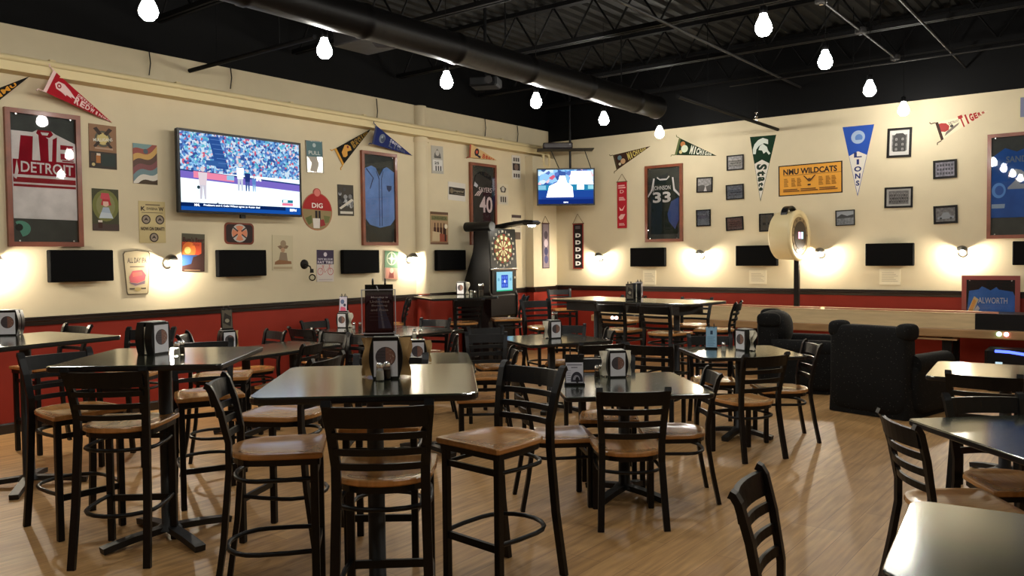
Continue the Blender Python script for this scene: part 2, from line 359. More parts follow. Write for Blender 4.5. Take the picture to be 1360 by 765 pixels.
# ------------------------------------------------------------------ ladder-back chairs and bar stools
def chair_proto(kind, label):
    zs, zt = (.455, .845) if kind == 'low' else (.735, 1.06)
    t = thing('dining_chair' if kind == 'low' else 'bar_stool', label, 'chair' if kind == 'low' else 'stool')
    def outline(k):
        P = [(-.213*k, .212*k), (.213*k, .212*k), (.216*k, .16*k), (.205*k, -.06*k)]
        P = [(-.206*k, .212*k), (.206*k, .212*k), (.214*k, .2*k), (.212*k, .05*k), (.2*k, -.08*k)]
        P += [(.2*k*math.cos(a), (-.08-.15*math.sin(a))*k) for a in [R(15*i) for i in range(1, 12)]]
        P += [(-.2*k, -.08*k), (-.212*k, .05*k), (-.214*k, .2*k)]
        return P
    def rg(k, z, dz=None): return [(x, y, z) for x, y in outline(k)]
    w = MB(); w.rings([rg(.97, zs-.028), rg(1, zs-.022), rg(1, zs-.006), rg(.985, zs), rg(.92, zs)], SEAT_WOOD, False, False)
    w.rings([rg(k_, zs-d_) for k_, d_ in ((.92, 0), (.88, .0006), (.83, .0025), (.77, .0052), (.7, .0082), (.6, .011), (.48, .0128), (.34, .0138), (.18, .0143), (.04, .0145))], SEAT_WOOD, False, True)
    w.flat([(x, y) for x, y in outline(.04)], zs-.0145, SEAT_WOOD); w.add(rg(.97, zs-.028), [list(range(len(outline(1))-1, -1, -1))], SEAT_WOOD)
    w.build('seat', t)
    MB().rings([rg(.93, zs-.058), rg(.93, zs-.028)], BLACK_METAL).build('seat_frame', t)
    for s in (-1, 1):
        MB().box((s*.178, .172, (zs-.05)/2), (.036, .036, zs-.05), BLACK_METAL, bev=.004).build('leg', t)
        path = [(s*.195, -.285 if kind != 'low' else -.275, 0), (s*.186, -.235, zs*.45), (s*.178, -.205, zs-.06), (s*.178, -.205, zs+.06), (s*.19, -.235, (zs+zt)/2+.04), (s*.2, -.268, zt-.03), (s*.2, -.283, zt-.006), (s*.2, -.297, zt)]
        MB().strip(path, .038, .026, BLACK_METAL).build('leg', t)
    def slat(name, z, h, th, x, y, dz=0):
        n = 9; w = MB()
        f = lambda k: -x+2*x*k/(n-1)
        rs = []
        for k in range(n):
            xx = f(k); yy = y-.032*(1-(xx/x)**2); rs.append([(xx, yy-th/2, z-h/2), (xx, yy+th/2, z-h/2), (xx, yy+th/2-dz, z+h/2), (xx, yy-th/2-dz, z+h/2)])
        w.rings(rs, BLACK_METAL, True, False).build(name, t)
    slat('top_rail', zt-.058, .085, .02, .195, -.262, .016)
    for k, d in enumerate((.137, .205, .268) if kind != 'low' else (.14, .215, .29)):
        zz = zt-d; slat('rung', zz, .028 if kind != 'low' else .034, .014, .186, -.245+.02*k, .004)
    def hoop(z, back, r):
        P = [(-.178, .165, z), (-.19, .05, z), (-.19, -.08, z)]+[(-.19*math.cos(a), -.08-back*math.sin(a), z) for a in [R(20*i) for i in range(1, 9)]]+[(.19, -.08, z), (.19, .05, z), (.178, .165, z)]
        MB().tube(P, r, BLACK_METAL, 8).build('stretcher_hoop', t)
    hoop(zs-.125, .125, .011); MB().box((0, .172, zs-.125), (.34, .014, .03), BLACK_METAL).build('front_bar', t)
    if kind != 'low':
        hoop(.27, .17, .012); MB().box((0, .172, .25), (.34, .018, .036), BLACK_METAL).build('foot_bar', t)
    return t
STOOLS = [   # back mid-point, facing, label
 ((-4.29, 2.06), 131, 'bar stool with its back to us at the near side of the left table'),
 ((-5.39, 2.29), -2, 'bar stool at far left in profile, its ladder back beside the left high table'),
 ((-3.45, 2.19), 47, 'bar stool at the left end of the front high table, pale shiny seat'),
 ((-2.36, 2.19), 131, 'bar stool in the foreground with its back to us at the front high table'),
 ((-2.50, 3.40), -95, 'bar stool pulled out right of the front high table, dished seat showing'),
 ((-3.44, 3.30), -52, 'bar stool on the far side of the front high table behind the menu sign'),
 ((-3.73, 3.06), 205, 'bar stool behind the left rear corner of the front high table'),
 ((-5.23, 3.19), -25, 'bar stool on the far side of the left high table'),
 ((-7.52, 3.38), -85, 'bar stool by the left wall behind the table at the left edge'),
 ((-6.57, 3.55), -59, 'bar stool before the red wall, just left of the open napkin holder'),
 ((-5.84, 3.42), 50, 'bar stool behind the left high table, post top right of the napkin holder'),
 ((-5.02, 8.40), 83, 'bar stool, left of two with backs to us at the long high table'),
 ((-4.37, 8.28), 83, 'bar stool, right of two with backs to us at the long high table'),
 ((-4.62, 9.95), -85, 'bar stool on the far side of the long high table, right one'),
 ((-5.62, 10.05), -99, 'bar stool on the far side of the long high table, left one'),
 ((-3.80, 9.32), 193, 'bar stool at the right end of the long high table'),
 ((-8.02, 11.72), -39, 'bar stool in the far corner under the corner television'),
 ((-6.28, 8.62), -26, 'bar stool at the left end of the long high table'),
 ((-7.10, 9.52), 226, 'bar stool in profile in front of the dart machine'),
 ((-7.17, 8.34), 152, 'bar stool with its back to us at the small table by the dart machine'),
 ((-8.00, 8.02), 230, 'bar stool in profile against the red wall below the round column'),
]
LOWS = [
 ((-7.55, 5.50), -97, 'low chair with small back against red wall, right of the olive menu stand'),
 ((-7.56, 5.86), 92, 'low chair at the near left of the pushed-together pair of tables'),
 ((-6.75, 5.66), -88, 'low chair at the far end of the olive menu stand table, left one'),
 ((-6.99, 5.84), 98, 'low chair at the near right of the pushed-together pair of tables'),
 ((-6.24, 5.62), -86, 'low chair at the far end of the olive menu stand table, right one'),
 ((-8.33, 6.67), 0, 'low chair against the red wall behind the pink-printed menu stand'),
 ((-6.12, 4.87), 205, 'low chair seen edge-on at the right side of the olive menu stand table'),
 ((-5.80, 7.02), -30, 'low chair left of the diamond-turned table, full dark ladder back showing'),
 ((-5.58, 6.25), 227, 'low chair seen edge-on left of the diamond-turned table before the red wall'),
 ((-5.33, 6.46), -48, 'low chair just in front of the one left of the diamond-turned table'),
 ((-4.20, 5.45), 223, 'low chair seat showing left of the pulled-out stool, at the rounded table'),
 ((-3.24, 4.24), 45, 'low chair at the left of the paper flyer table, seat corner showing'),
 ((-2.34, 4.18), 128, 'low chair in the middle foreground, back to us, at the paper flyer table'),
 ((-2.27, 5.13), 216, 'low chair at the right side of the paper flyer table'),
 ((-3.25, 5.39), -57, 'low chair on the far side of the paper flyer table'),
 ((-3.82, 6.25), 144, 'low chair on the near side of the diamond-turned table'),
 ((-3.42, 6.40), 100, 'low chair left of the blue menu stand table, back to us'),
 ((-5.20, 7.76), -60, 'low chair on the far side of the diamond-turned table'),
 ((-4.44, 7.43), 221, 'low chair at the right corner of the diamond-turned table'),
 ((-2.31, 6.22), 149, 'low chair on the near side of the blue menu stand table, back to us'),
 ((-2.28, 7.25), 216, 'low chair right of the blue menu stand table, beside the armchair'),
 ((-3.32, 7.44), -59, 'low chair on the far side of the blue menu stand table'),
 ((-7.16, 7.66), -72, 'low chair at the far end of the pushed-together pair, lit top rail'),
 ((-.79, 5.94), 92, 'low chair at the near side of the table right of the armchair'),
 ((-.67, 5.05), -53, 'low chair on the far side of the middle table at the right edge'),
 ((-.89, 4.12), 35, 'low chair left of the middle right-edge table, three gaps in its back'),
 ((-1.06, 2.71), 9, 'low chair in the right foreground, only its slanted ladder back showing'),
]
def place(rows, kind, grp):
    proto = None
    for (bx, by), f, lab in rows:
        a = R(f); loc = (bx+.275*math.cos(a), by+.275*math.sin(a), 0); rz = a-PI/2; lab = 'black '+lab
        if proto is None: proto = chair_proto(kind, lab); proto.location = loc; proto.rotation_euler = (0, 0, rz); proto['group'] = grp
        else: copy_tree(proto, lab, loc, rz)
place(STOOLS, 'bar', 'ladder-back bar stools with wooden seats')
place(LOWS, 'low', 'ladder-back low chairs with wooden seats')

# ------------------------------------------------------------------ pedestal tables
def table(c, ang, sx, sy, h, label, r=.05, name='pedestal_table', feet=.3, posts=((0, 0),), grp=None):
    t = thing(name, label, 'table', (*c, 0), R(ang), grp or ('high tables' if h > .9 else 'low tables'))
    z0 = h-.032
    def rg(d, z): return [(x, y, z) for x, y in rrect(sx-2*d, sy-2*d, max(.01, r-d))]
    w = MB().rings([rg(.006, z0), rg(.001, z0+.005), rg(0, z0+.01), rg(0, h-.006)], EDGE, False, False)
    w.rings([rg(0, h-.006), rg(.002, h-.002), rg(.005, h)], LAMINATE, False, False); w.flat(rrect(sx-.01, sy-.01, r-.005), h, LAMINATE)
    w.add(rg(.006, z0), [list(range(len(rg(0, 0))-1, -1, -1))], EDGE); w.build('tabletop', t)
    for px, py in posts:
        MB().lathe([(.075, .055), (.06, .075), (.04, .085), (.038, z0-.02)], IRON, 18, (px, py, 0)).build('column', t)
        MB().box((px, py, z0-.011), (.42, .05, .022), IRON).box((px, py, z0-.012), (.05, .42, .02), IRON).build('top_spider', t)
        for k in range(4):
            a = R(45+90*k); d = Vector((math.cos(a), math.sin(a), 0)); s = Vector((-d.y, d.x, 0)); o = Vector((px, py, 0))
            MB().strip([tuple(o+d*.02+Vector((0, 0, .06))), tuple(o+d*(feet*.55)+Vector((0, 0, .045))), tuple(o+d*(feet-.03)+Vector((0, 0, .026))), tuple(o+d*feet+Vector((0, 0, .02)))], .06, .035, IRON, s).build('foot', t)
    return t
table((-2.79, 2.57), 42, .93, .95, 1.07, 'black high table in the front centre carrying the tall menu sign', .07, feet=.36)
table((-4.50, 2.51), 40.3, .92, .88, 1.07, 'black high table at left with salt and pepper beside a napkin holder', .03, feet=.38)
table((-6.38, 2.50), 9, .91, .91, 1.07, 'black high table cut by the left edge of the photo', .03, feet=.38)
table((-6.70, 4.82), 97, 1.30, .74, .76, 'black low table behind the left high table, with a napkin holder and dark menu stand', .09, posts=((-.3, 0), (.3, 0)))
table((-7.60, 6.80), 91, 1.20, .72, .76, 'black low table by the red wall, wall-side one of a pushed-together pair', .04)
table((-6.84, 6.86), 91, 1.20, .74, .76, 'black low table, room-side one of the pushed-together pair, shiny with lamp light', .06)
table((-4.70, 4.91), 134, 1.28, .76, .76, 'black rounded low table showing behind the right rear corner of the front high table', .12)
table((-4.907, 7.026), -28, .97, .94, .76, 'black low table turned like a diamond in the middle of the room', .03)
table((-2.76, 4.80), 43, .95, .97, .76, 'black low table with a paper flyer stand and napkin holder right of the pulled-out stool', .05)
table((-2.83, 6.98), 42, .90, .86, .76, 'black low table with a blue menu stand and white napkins in front of the armchairs', .07)
t11 = table((-5.02, 9.02), -8, 2.12, .82, 1.07, 'long black high table in front of the shuffleboard', .04, 'long_high_table', posts=((-.62, 0), (.62, 0)), grp='high tables')
MB().box((-.05, 0, .975), (1.75, .5, .11), EDGE).build('apron', t11)
table((-7.73, 8.69), 62, .98, .9, 1.07, 'small black high table between the round column and the dart machine', .05)
table((-.76, 6.76), 5, .95, .93, .76, 'black low table right of the armchair back, reflecting a lamp', .06)
table((-.31, 4.56), 43, .92, .92, .76, 'black low table at the right edge in the middle distance, corner toward the centre', .04)
table((-.16, 2.74), 6, .86, .78, .76, 'black low table filling the bottom right corner of the photo', .06)

# ------------------------------------------------------------------ things on the tables
E1, E2 = srgb(70, 62, 66), srgb(122, 84, 70)
EMB_D = mat('emblem_slate', E1, .5); EMB_B = mat('emblem_brown', E2, .5); EMB_L = mat('emblem_light_lines', srgb(176, 150, 138), .5); EMB_K = mat('emblem_dark_lines', srgb(40, 36, 42), .5)
def emblem(w, cx, cz, r, y):
    # round two-tone emblem in the XZ plane at depth y, facing -Y
    def f(P, m, k): w.add([(a, y-.0004*k, b) for a, b in P], [list(range(len(P)))], m)
    f(circ(cx, cz, r), EMB_K, 0)
    f([(cx, cz-r*.94)]+[(cx+r*.94*math.cos(R(a)), cz+r*.94*math.sin(R(a))) for a in range(270, 89, -15)], EMB_D, 1)
    f([(cx+r*.94*math.cos(R(a)), cz+r*.94*math.sin(R(a))) for a in range(-90, 91, 15)], EMB_B, 1)
    for k in range(4):
        zz = cz+r*(.5-.3*k); h = math.sqrt(max(.01, 1-((zz-cz)/r)**2))*r*.86
        f([(cx-h, zz), (cx-.05*r, zz), (cx-.05*r, zz+.05*r), (cx-h, zz+.05*r)], EMB_K, 2)
    for k in range(7):
        a = R(-70+23*k); b = a+.5; q = .5+.3*(k % 2)
        f([(cx+.12*r+q*r*.75*math.cos(a), cz+q*r*math.sin(a)), (cx+.12*r+q*r*.9*math.cos(a), cz+q*r*1.1*math.sin(a)), (cx+.12*r+q*r*.7*math.cos(b), cz+q*r*.8*math.sin(b))], EMB_L, 2)
def caddy(px, zt, rot, label, nap=None, h=.19):
    p = ZP(*px, zt); t = thing('napkin_holder', label, 'napkin holder', p, R(rot), 'napkin holders')
    def ol(k=1):
        L = [(-.058-.018*math.sin(PI*k/10), h*k/10) for k in range(11)]
        return L+[(-x, z) for x, z in reversed(L)]
    for s in (-1, 1):
        w = MB(); y0, y1 = (.008, .062) if s > 0 else (-.062, -.008)
        w.rings([[(x, y, z) for x, z in ol()] for y in (y0, y1)], BLKPL)
        b = w.build('half_shell', t)
        w = MB(); yy = .0625*s; n = -1 if s < 0 else 1
        Q = [(-.054, .012), (.054, .012), (.054, h-.015), (-.054, h-.015)]
        w.M = Matrix.Rotation(PI if s > 0 else 0, 4, 'Z')
        w.add([(a, -.0632, b2) for a, b2 in Q], [[0, 1, 2, 3]], CARD); emblem(w, 0, h*.54, .046, -.0636)
        w.build('advert_card', t)
    MB().box((0, 0, .085), (.125, .012, .16), NAPW).build('napkin_stack', t)
    MB().box((0, 0, h+.002), (.11, .09, .006), mat('grey_holder_top', (.4, .4, .38), .35), bev=.002).build('top_plate', t)
    if nap:
        m, sides = nap
        for s in sides:
            for k, yy in enumerate((-.014, .012)):
                e = .045+.006*k; n = 9; w = MB()
                rs = [[(s*.05, yy, .012+i*.0215), (s*(.07+e*.3), yy+.012*math.sin(i*.9+k), .012+i*.0215), (s*(.07+e*(.75+.2*math.sin(i*.8+k*2+s))), yy+.016*math.sin(i*.9+k+1), .004+i*.0225)] for i in range(n)]
                vs = sum(rs, []); w.add(vs, [[3*i+j, 3*i+j+1, 3*i+j+4, 3*i+j+3] for i in range(n-1) for j in (0, 1)], m, True); w.build('paper_napkin', t)
    return t
SHK = None
def shaker(p, label, dark, grp):
    t = thing('pepper_shaker' if dark else 'salt_shaker', label, 'shaker', p, 0, grp)
    MB().lathe([(.019, 0), (.021, .004), (.019, .03), (.016, .058), (.016, .062)], SHAKER, 12).build('glass_jar', t)
    MB().lathe([(.017, .005), (.0165, .03), (.015, .045)], C(60, 48, 40) if dark else C(225, 222, 214), 10).build('ground_pepper' if dark else 'salt', t)
    MB().lathe([(.0175, .06), (.0175, .074), (.012, .084), (.004, .086)], CHROME, 12).build('cap', t)
def shakers(pxs, z, where):
    for k, px in enumerate(pxs):
        shaker(ZP(*px, z), ('pepper' if k else 'salt')+' shaker with chrome cap '+where, k, 'salt and pepper shakers')
HT, LT = 1.07, .76
caddy((514, 501), HT, 42, 'black napkin holder with brown paper napkins sticking out, under the tall menu sign', (NAPB, (-1, 1)))
caddy((204, 470), HT, 107, 'black napkin holder seen from its open side on the left high table')
caddy((15, 445), HT, 48, 'black napkin holder on the table at the left edge of the photo')
caddy((302, 465), LT, 78, 'black napkin holder on the low table behind the left high table', (NAPB, (1,)))
caddy((457, 435), LT, 22, 'black napkin holder under the small menu stand by the red wall', (NAPW, (1,)))
caddy((555, 482), LT, 42, 'black napkin holder with shakers on top, on the rounded table behind the front high table', (NAPB, (1,)))
caddy((735, 449), LT, 62, 'black napkin holder on the diamond-turned table with a shaker on top', (NAPW, (-1,)))
caddy((818, 500), LT, 44, 'black napkin holder beside the paper flyer stand', (NAPW, (-1, 1)))
caddy((990, 465), LT, -25, 'black napkin holder with a white napkin hanging out beside the blue menu stand', (NAPW, (1,)))
caddy((846, 395), HT, 112, 'black napkin holder on the long high table')
caddy((614, 391), HT, 15, 'black napkin holder on the small high table by the dart machine', (NAPW, (1,)))
shakers(((505, 506), (514, 504)), HT, 'in front of the napkin holder with brown napkins')
shakers(((235, 473), (241, 471)), HT, 'beside the open napkin holder on the left high table')
p = ZP(555, 482, LT)+Vector((0, 0, .1955)); e1 = Vector((.743, .669, 0))
shaker(p-e1*.026, 'salt shaker standing on the napkin holder behind the front high table', 0, 'salt and pepper shakers'); shaker(p+e1*.026, 'pepper shaker standing on the napkin holder behind the front high table', 1, 'salt and pepper shakers')
shakers(((470, 437), (478, 437)), LT, 'on the low table by the red wall')
p = ZP(735, 449, LT)+Vector((0, 0, .1955)); shaker(p, 'salt shaker standing on the napkin holder of the diamond-turned table', 0, 'salt and pepper shakers'); shaker(p+e1*.03, 'pepper shaker standing on the napkin holder of the diamond-turned table', 1, 'salt and pepper shakers')
shakers(((799, 499), (793, 501)), LT, 'left of the napkin holder beside the paper flyer stand')
shakers(((961, 467),), LT, 'between the blue menu stand and the white napkin')
shakers(((626, 393), (631, 394)), HT, 'on the small high table by the dart machine')
p = ZP(639, 393.5, HT); t = thing('sugar_dispenser', 'tall glass dispenser with metal top on the small high table by the dart machine', 'dispenser', p)
MB().lathe([(.035, 0), (.037, .01), (.034, .12), (.036, .15)], SHAKER, 14).build('glass_jar', t); MB().lathe([(.037, .15), (.037, .175), (.02, .185)], CHROME, 14).build('cap', t); MB().lathe([(.03, .006), (.029, .09)], C(90, 80, 70), 12).build('filling', t)

def flip_stand(p, rot, label, w_, h_, face, cols, lines, rings=True, bodyc=None, parts=None):
    """ring-bound table-top menu stand: two slanted leaves on a base"""
    t = thing('menu_stand', label, 'menu stand', p, R(rot), 'menu stands')
    MB().box((0, 0, .008), (w_*1.1, .07, .016), BLKPL, bev=.003).build('base', t)
    d = .028
    for s, nm in ((-1, 'front_leaf'), (1, 'back_leaf')):
        w = MB(); w.rings([[(-w_/2, s*d, .014), (w_/2, s*d, .014), (w_/2, s*.004, h_), (-w_/2, s*.004, h_)], [(-w_/2, s*d-s*.004, .014), (w_/2, s*d-s*.004, .014), (w_/2, 0, h_), (-w_/2, 0, h_)]], bodyc or BLKPL)
        lf = w.build(nm, t)
        if s < 0:
            w = MB(); w.M = Matrix(((1, 0, 0, 0), (0, (d-.004)/h_*1.0, 1, -d-.0012), (0, 1, 0, .014), (0, 0, 0, 1)))
            w.M = Matrix(((1, 0, 0, 0), (0, (d-.004)/(h_-.014), -1, -d-.001), (0, 1, 0, .014), (0, 0, 0, 1)))
            H_ = h_-.014; face(w, w_, H_); w.build('printed_sheet', lf)
    if rings:
        for s in (-1, 1):
            P = [(s*w_*.22, .02*math.cos(a), h_+.006+.02*math.sin(a)) for a in [2*PI*k/14 for k in range(14)]]
            MB().tube(P, .0035, BLKPL, 6, closed=True).build('binder_ring', t)
    return t
def f_tall(w, W, H):
    w.flat([(-W*.47, .01), (W*.47, .01), (W*.47, H*.84), (-W*.47, H*.84)], .0005, C(66, 54, 62))
    w.flat([(-W*.02, .02), (W*.46, .02), (W*.06, H*.72), (-W*.06, H*.72)], .0008, C(92, 104, 134))
    w.flat([(W*.12, .02), (W*.2, .02), (W*.02, H*.7), (-W*.02, H*.7)], .001, C(160, 170, 190))
    w.flat([(-W*.46, H*.55), (-W*.2, H*.74), (-W*.46, H*.62)], .001, C(20, 18, 22)); w.flat([(W*.46, H*.6), (W*.2, H*.76), (W*.46, H*.67)], .001, C(20, 18, 22))
    w.flat([(-W*.04, H*.87), (-W*.0, H*.87), (-W*.06, H*.97), (-W*.1, H*.97)], .001, C(200, 200, 205))
    m = C(226, 222, 218)
    for k, (tx, ww) in enumerate((('Monday is', .6), ('Unlimited', .68), ('Bowling', .56), ('and Pizza', .62))): put_text(w, tx, .02*W, H*(.73-.085*k), W*ww, H*.05, .0014, m)
    for k in range(3): w.flat([(-W*.34, H*(.4-.07*k)), (W*.36, H*(.4-.07*k)), (W*.36, H*(.408-.07*k)), (-W*.34, H*(.408-.07*k))], .0014, C(120, 112, 116))
p = ZP(514, 501, HT)+Vector((0, 0, .196))-Vector((.743, .669, 0))*.03
ts = flip_stand(p, 42, 'tall dark menu sign with white lettering in clear acrylic on the front napkin holder', .128, .235, f_tall, 0, 0)
w = MB().box((0, -.036, .112), (.152, .004, .2), ACRYL); w.build('acrylic_sleeve', ts)
w = MB()
for x0, z0, dx, dz in ((-.076, .112, .004, .204), (.076, .112, .004, .204), (0, .212, .15, .004), (0, .012, .15, .004)): w.box((x0, -.036, z0), (dx, .006, dz), C(176, 176, 184, .3))
w.build('sleeve_edge', ts)
def f_flyer(w, W, H):
    w.flat([(-W*.46, .02*H), (W*.46, .02*H), (W*.46, H*.72), (-W*.46, H*.72)], .0005, C(196, 196, 206))
    arch = circ(W*.12, H*.12, W*.32, H*.28, 14, 0, 180)
    w.flat([(W*.44, H*.05), (W*.44, H*.12)]+arch+[(-W*.2, H*.05)], .0008, C(48, 46, 56)); w.flat(circ(W*.1, H*.12, W*.19, H*.17, 12, 0, 180), .001, C(140, 138, 146)); w.flat(circ(W*.14, H*.12, W*.1, H*.11, 12), .0012, C(24, 22, 28))
    for k, (a, b) in enumerate(((-.4, .4), (-.18, .16))): w.flat([(W*a, H*(.62-.09*k)), (W*b, H*(.62-.09*k)), (W*b, H*(.655-.09*k)), (W*a, H*(.655-.09*k))], .001, C(110, 108, 122))
    for k in range(5): w.flat([(-W*.4, H*(.43-.08*k)), (-W*.2, H*(.43-.08*k)), (-W*.2, H*(.45-.08*k)), (-W*.4, H*(.45-.08*k))], .001, C(130, 128, 140))
flip_stand(ZP(763, 511, LT), 36, 'dark stand with a pale paper flyer and round dark picture', .125, .205, f_flyer, 0, 0)
def f_blue(w, W, H):
    w.flat([(-W*.48, 0), (W*.48, 0), (W*.48, H*.97), (-W*.48, H*.97)], .0005, C(140, 178, 205))
    w.flat([(-W*.1, H*.62), (W*.12, H*.62), (W*.12, H*.8), (-W*.1, H*.8)], .0008, C(40, 60, 86))
    for k in range(6): w.flat([(-W*.36, H*(.1+.075*k)), (W*(.2+.12*(k % 2)), H*(.1+.075*k)), (W*(.2+.12*(k % 2)), H*(.125+.075*k)), (-W*.36, H*(.125+.075*k))], .0008, C(86, 122, 156))
flip_stand(ZP(945, 463, LT), 20, 'pale blue ring-bound menu stand on the low table before the armchairs', .1, .205, f_blue, 0, 0)
def f_dark(w, W, H):
    w.flat([(-W*.46, 0), (W*.46, 0), (W*.46, H*.95), (-W*.46, H*.95)], .0005, C(96, 88, 74)); w.flat([(-W*.4, H*.3), (W*.3, H*.1), (W*.4, H*.6), (-W*.2, H*.8)], .0008, C(52, 46, 40)); w.flat(circ(0, H*.4, W*.2, H*.1), .001, C(150, 140, 118))
flip_stand(ZP(302, 465, LT)+Vector((0, 0, .196)), 70, 'dark olive menu stand on the napkin holder behind the left high table', .1, .2, f_dark, 0, 0)
def f_pink(w, W, H):
    w.flat([(-W*.48, 0), (W*.48, 0), (W*.48, H*.97), (-W*.48, H*.97)], .0005, C(206, 200, 214)); w.flat([(-W*.4, 0), (W*.4, 0), (W*.3, H*.24), (-W*.3, H*.3)], .0008, C(214, 96, 128)); w.flat(circ(-W*.1, H*.62, W*.25, H*.16), .0008, C(96, 110, 150)); w.flat(circ(W*.2, H*.4, W*.16, H*.1), .001, C(60, 60, 80))
flip_stand(ZP(457, 435, LT)+Vector((0, 0, .196)), 30, 'small pale menu stand with pink print on the napkin holder by the red wall', .1, .2, f_pink, 0, 0)
flip_stand(ZP(836, 398, HT), 42, 'grey menu stand left of the napkin holder on the long high table', .09, .2, f_dark, 0, 0)
flip_stand(ZP(849, 393.5, HT), 42, 'pale menu stand behind the napkin holder on the long high table', .09, .2, f_pink, 0, 0)

# ------------------------------------------------------------------ armchairs
UPH = mat('dark_speckled_upholstery', (.012, .012, .012), .85, spec=.2)
def uph():
    m = UPH; nt = m.node_tree; b = nt.nodes['Principled BSDF']; N = nt.nodes.new; L = nt.links.new
    tc = N('ShaderNodeTexCoord'); v = N('ShaderNodeTexVoronoi'); v.inputs['Scale'].default_value = 34; L(tc.outputs['Object'], v.inputs['Vector'])
    rp = N('ShaderNodeValToRGB'); rp.color_ramp.elements[0].position = .1; rp.color_ramp.elements[1].position = .2
    rp.color_ramp.elements[0].color = (.05, .048, .042, 1); rp.color_ramp.elements[1].color = (.007, .007, .007, 1); L(v.outputs['Distance'], rp.inputs[0]); L(rp.outputs[0], b.inputs['Base Color'])
uph()
def soft(w, c, d, e=.35, rz=0):
    """cushion-like block: superellipsoid"""
    M0 = w.M; w.M = M0 @ Matrix.Translation(c) @ Matrix.Rotation(rz, 4, 'Z')
    nu, nv = 28, 14; rs = []
    f = lambda x: math.copysign(abs(x)**e, x)
    for j in range(nv+1):
        b = -PI/2+PI*j/nv; cb, sb = f(math.cos(b)), f(math.sin(b))
        rs.append([(d[0]/2*cb*f(math.cos(2*PI*k/nu)), d[1]/2*cb*f(math.sin(2*PI*k/nu)), d[2]/2*sb) for k in range(nu)])
    w.rings(rs, UPH, False, True); w.M = M0
def armchair(c, ang, label, wid=.82, hump=False):
    t = thing('armchair', label, 'armchair', (*c, 0), R(ang)-PI/2, 'dark speckled armchairs')
    w = MB(); soft(w, (0, -.34, .465), (wid, .25, .87), .3); soft(w, (0, -.27, .72), (wid*.9, .42 if hump else .25, .44), .8) if hump else None; w.build('backrest', t)
    for s in (-1, 1):
        w = MB(); soft(w, (s*(wid/2-.05), -.33, .85), (.16, .27, .17), .65); w.build('back_wing', t)
        w = MB(); soft(w, (s*(wid/2-.02), .06, .3), (.18, .8, .5)); w.tube([(s*(wid/2-.02), -.3, .53), (s*(wid/2-.02), .42, .52)], .1, UPH, 14); w.build('arm', t)
    w = MB(); soft(w, (0, .06, .36), (wid-.2, .72, .2)); w.build('seat_cushion', t)
    w = MB(); n = 40; P = rrect(wid+.02, .86, .05, 6, 0, -.0); rs = [[(x*(1.02+.006*math.sin(i*2.6)), y*(1.02+.006*math.sin(i*2.6)), 0.005) for i, (x, y) in enumerate(P)], [(x, y, .3) for x, y in P]]
    w.rings(rs, UPH, True, True); w.build('skirt', t)
    return t
armchair((-2.05, 8.98), 76, 'dark speckled armchair with its tall back toward us in front of the shuffleboard', .8)
armchair((-3.28, 9.92), 18, 'dark speckled armchair seen from its side, left of the one with its back toward us', .9, True)

# ------------------------------------------------------------------ shuffleboard along the back wall
SW = mat('pale_maple_board', srgb(214, 190, 146), .4, var=.1, scale=3, stretch=(1, 8, 8), coat=.2); SW2 = mat('darker_ledge_wood', srgb(164, 128, 86), .4, var=.2, scale=3, stretch=(1, 8, 8))
PINK = mat('rose_stained_rail', srgb(190, 132, 104), .35, coat=.2); DRED = mat('dark_maroon_panel', srgb(58, 18, 16), .5)
t = thing('shuffleboard_table', 'long pale wooden shuffleboard table along the back wall', 'shuffleboard', (0, 11.3, 0))
XL, XR = -7.02, 1.2
MB().box(((XL+-1.6)/2, .02, .765), (-1.6-XL, .04, .21), SW).box(((XL-1.6)/2, .28, .84), (-1.6-XL, .5, .06), SW).build('playing_board', t)
MB().box(((XL+XR)/2, -.07, .63), (XR-XL, .12, .1), SW2, bev=.008).build('front_ledge', t)
MB().box(((XL-3.45)/2-.0, .006, .888), (-3.75-XL+.3, .05, .02), PINK).box(((-3.38-1.35)/2, .006, .888), (2.03, .05, .02), PINK).build('bumper_rail', t)
MB().box(((-1.6+XR)/2, .25, .765), (XR+1.6, .52, .215), BLKPL, bev=.005).build('end_gutter', t)
MB().box(((XL+XR)/2, .3, .66), (XR-XL-.1, .5, .05), DRED).build('under_frame', t)
MB().box((XL+.015, .27, .78), (.03, .52, .24), SW).build('end_panel', t)
for x in (-6.85, -4.4, -1.9, .4):
    for y in (.02, .5): MB().box((x, y, .3), (.11, .09, .6), DARKF).build('leg', t)
w = MB().box((-2.05, -.02, .55), (.55, .2, .02), SW2); w.build('side_shelf', t)
def led(x, cols, nm):
    for k, c in enumerate(cols): MB().ball((x+.075*k, -.135, .645), .026, glow('led_'+nm+str(k), c, 9), 10).build('indicator_light', t)
led(-1.33, ((.45, 1, .8), (1, .35, .45)), 'r'); 
led(-6.62, ((1, .75, .8), (1, .7, .75)), 'l')
t = thing('game_console', 'dark console with a blue reflection painted as glow under the right end of the shuffleboard', 'console', (-1.13, 11.0, 0))
MB().box((0, 0, .25), (.62, .3, .5), BLKPL, bev=.03).build('housing', t)
MB().tube([(-.2, -.158, .475), (-.06, -.16, .472), (.08, -.16, .455), (.16, -.16, .43)], .016, glow('reflection_glow', (.06, .1, 1), 4.5), 8).build('blue_reflection', t)  # neon reflection painted as a glowing blue tube
MB().box((-.16, -.153, .33), (.07, .008, .04), glow('pale_light', (.6, .8, .9), 1.0)).build('status_light', t)
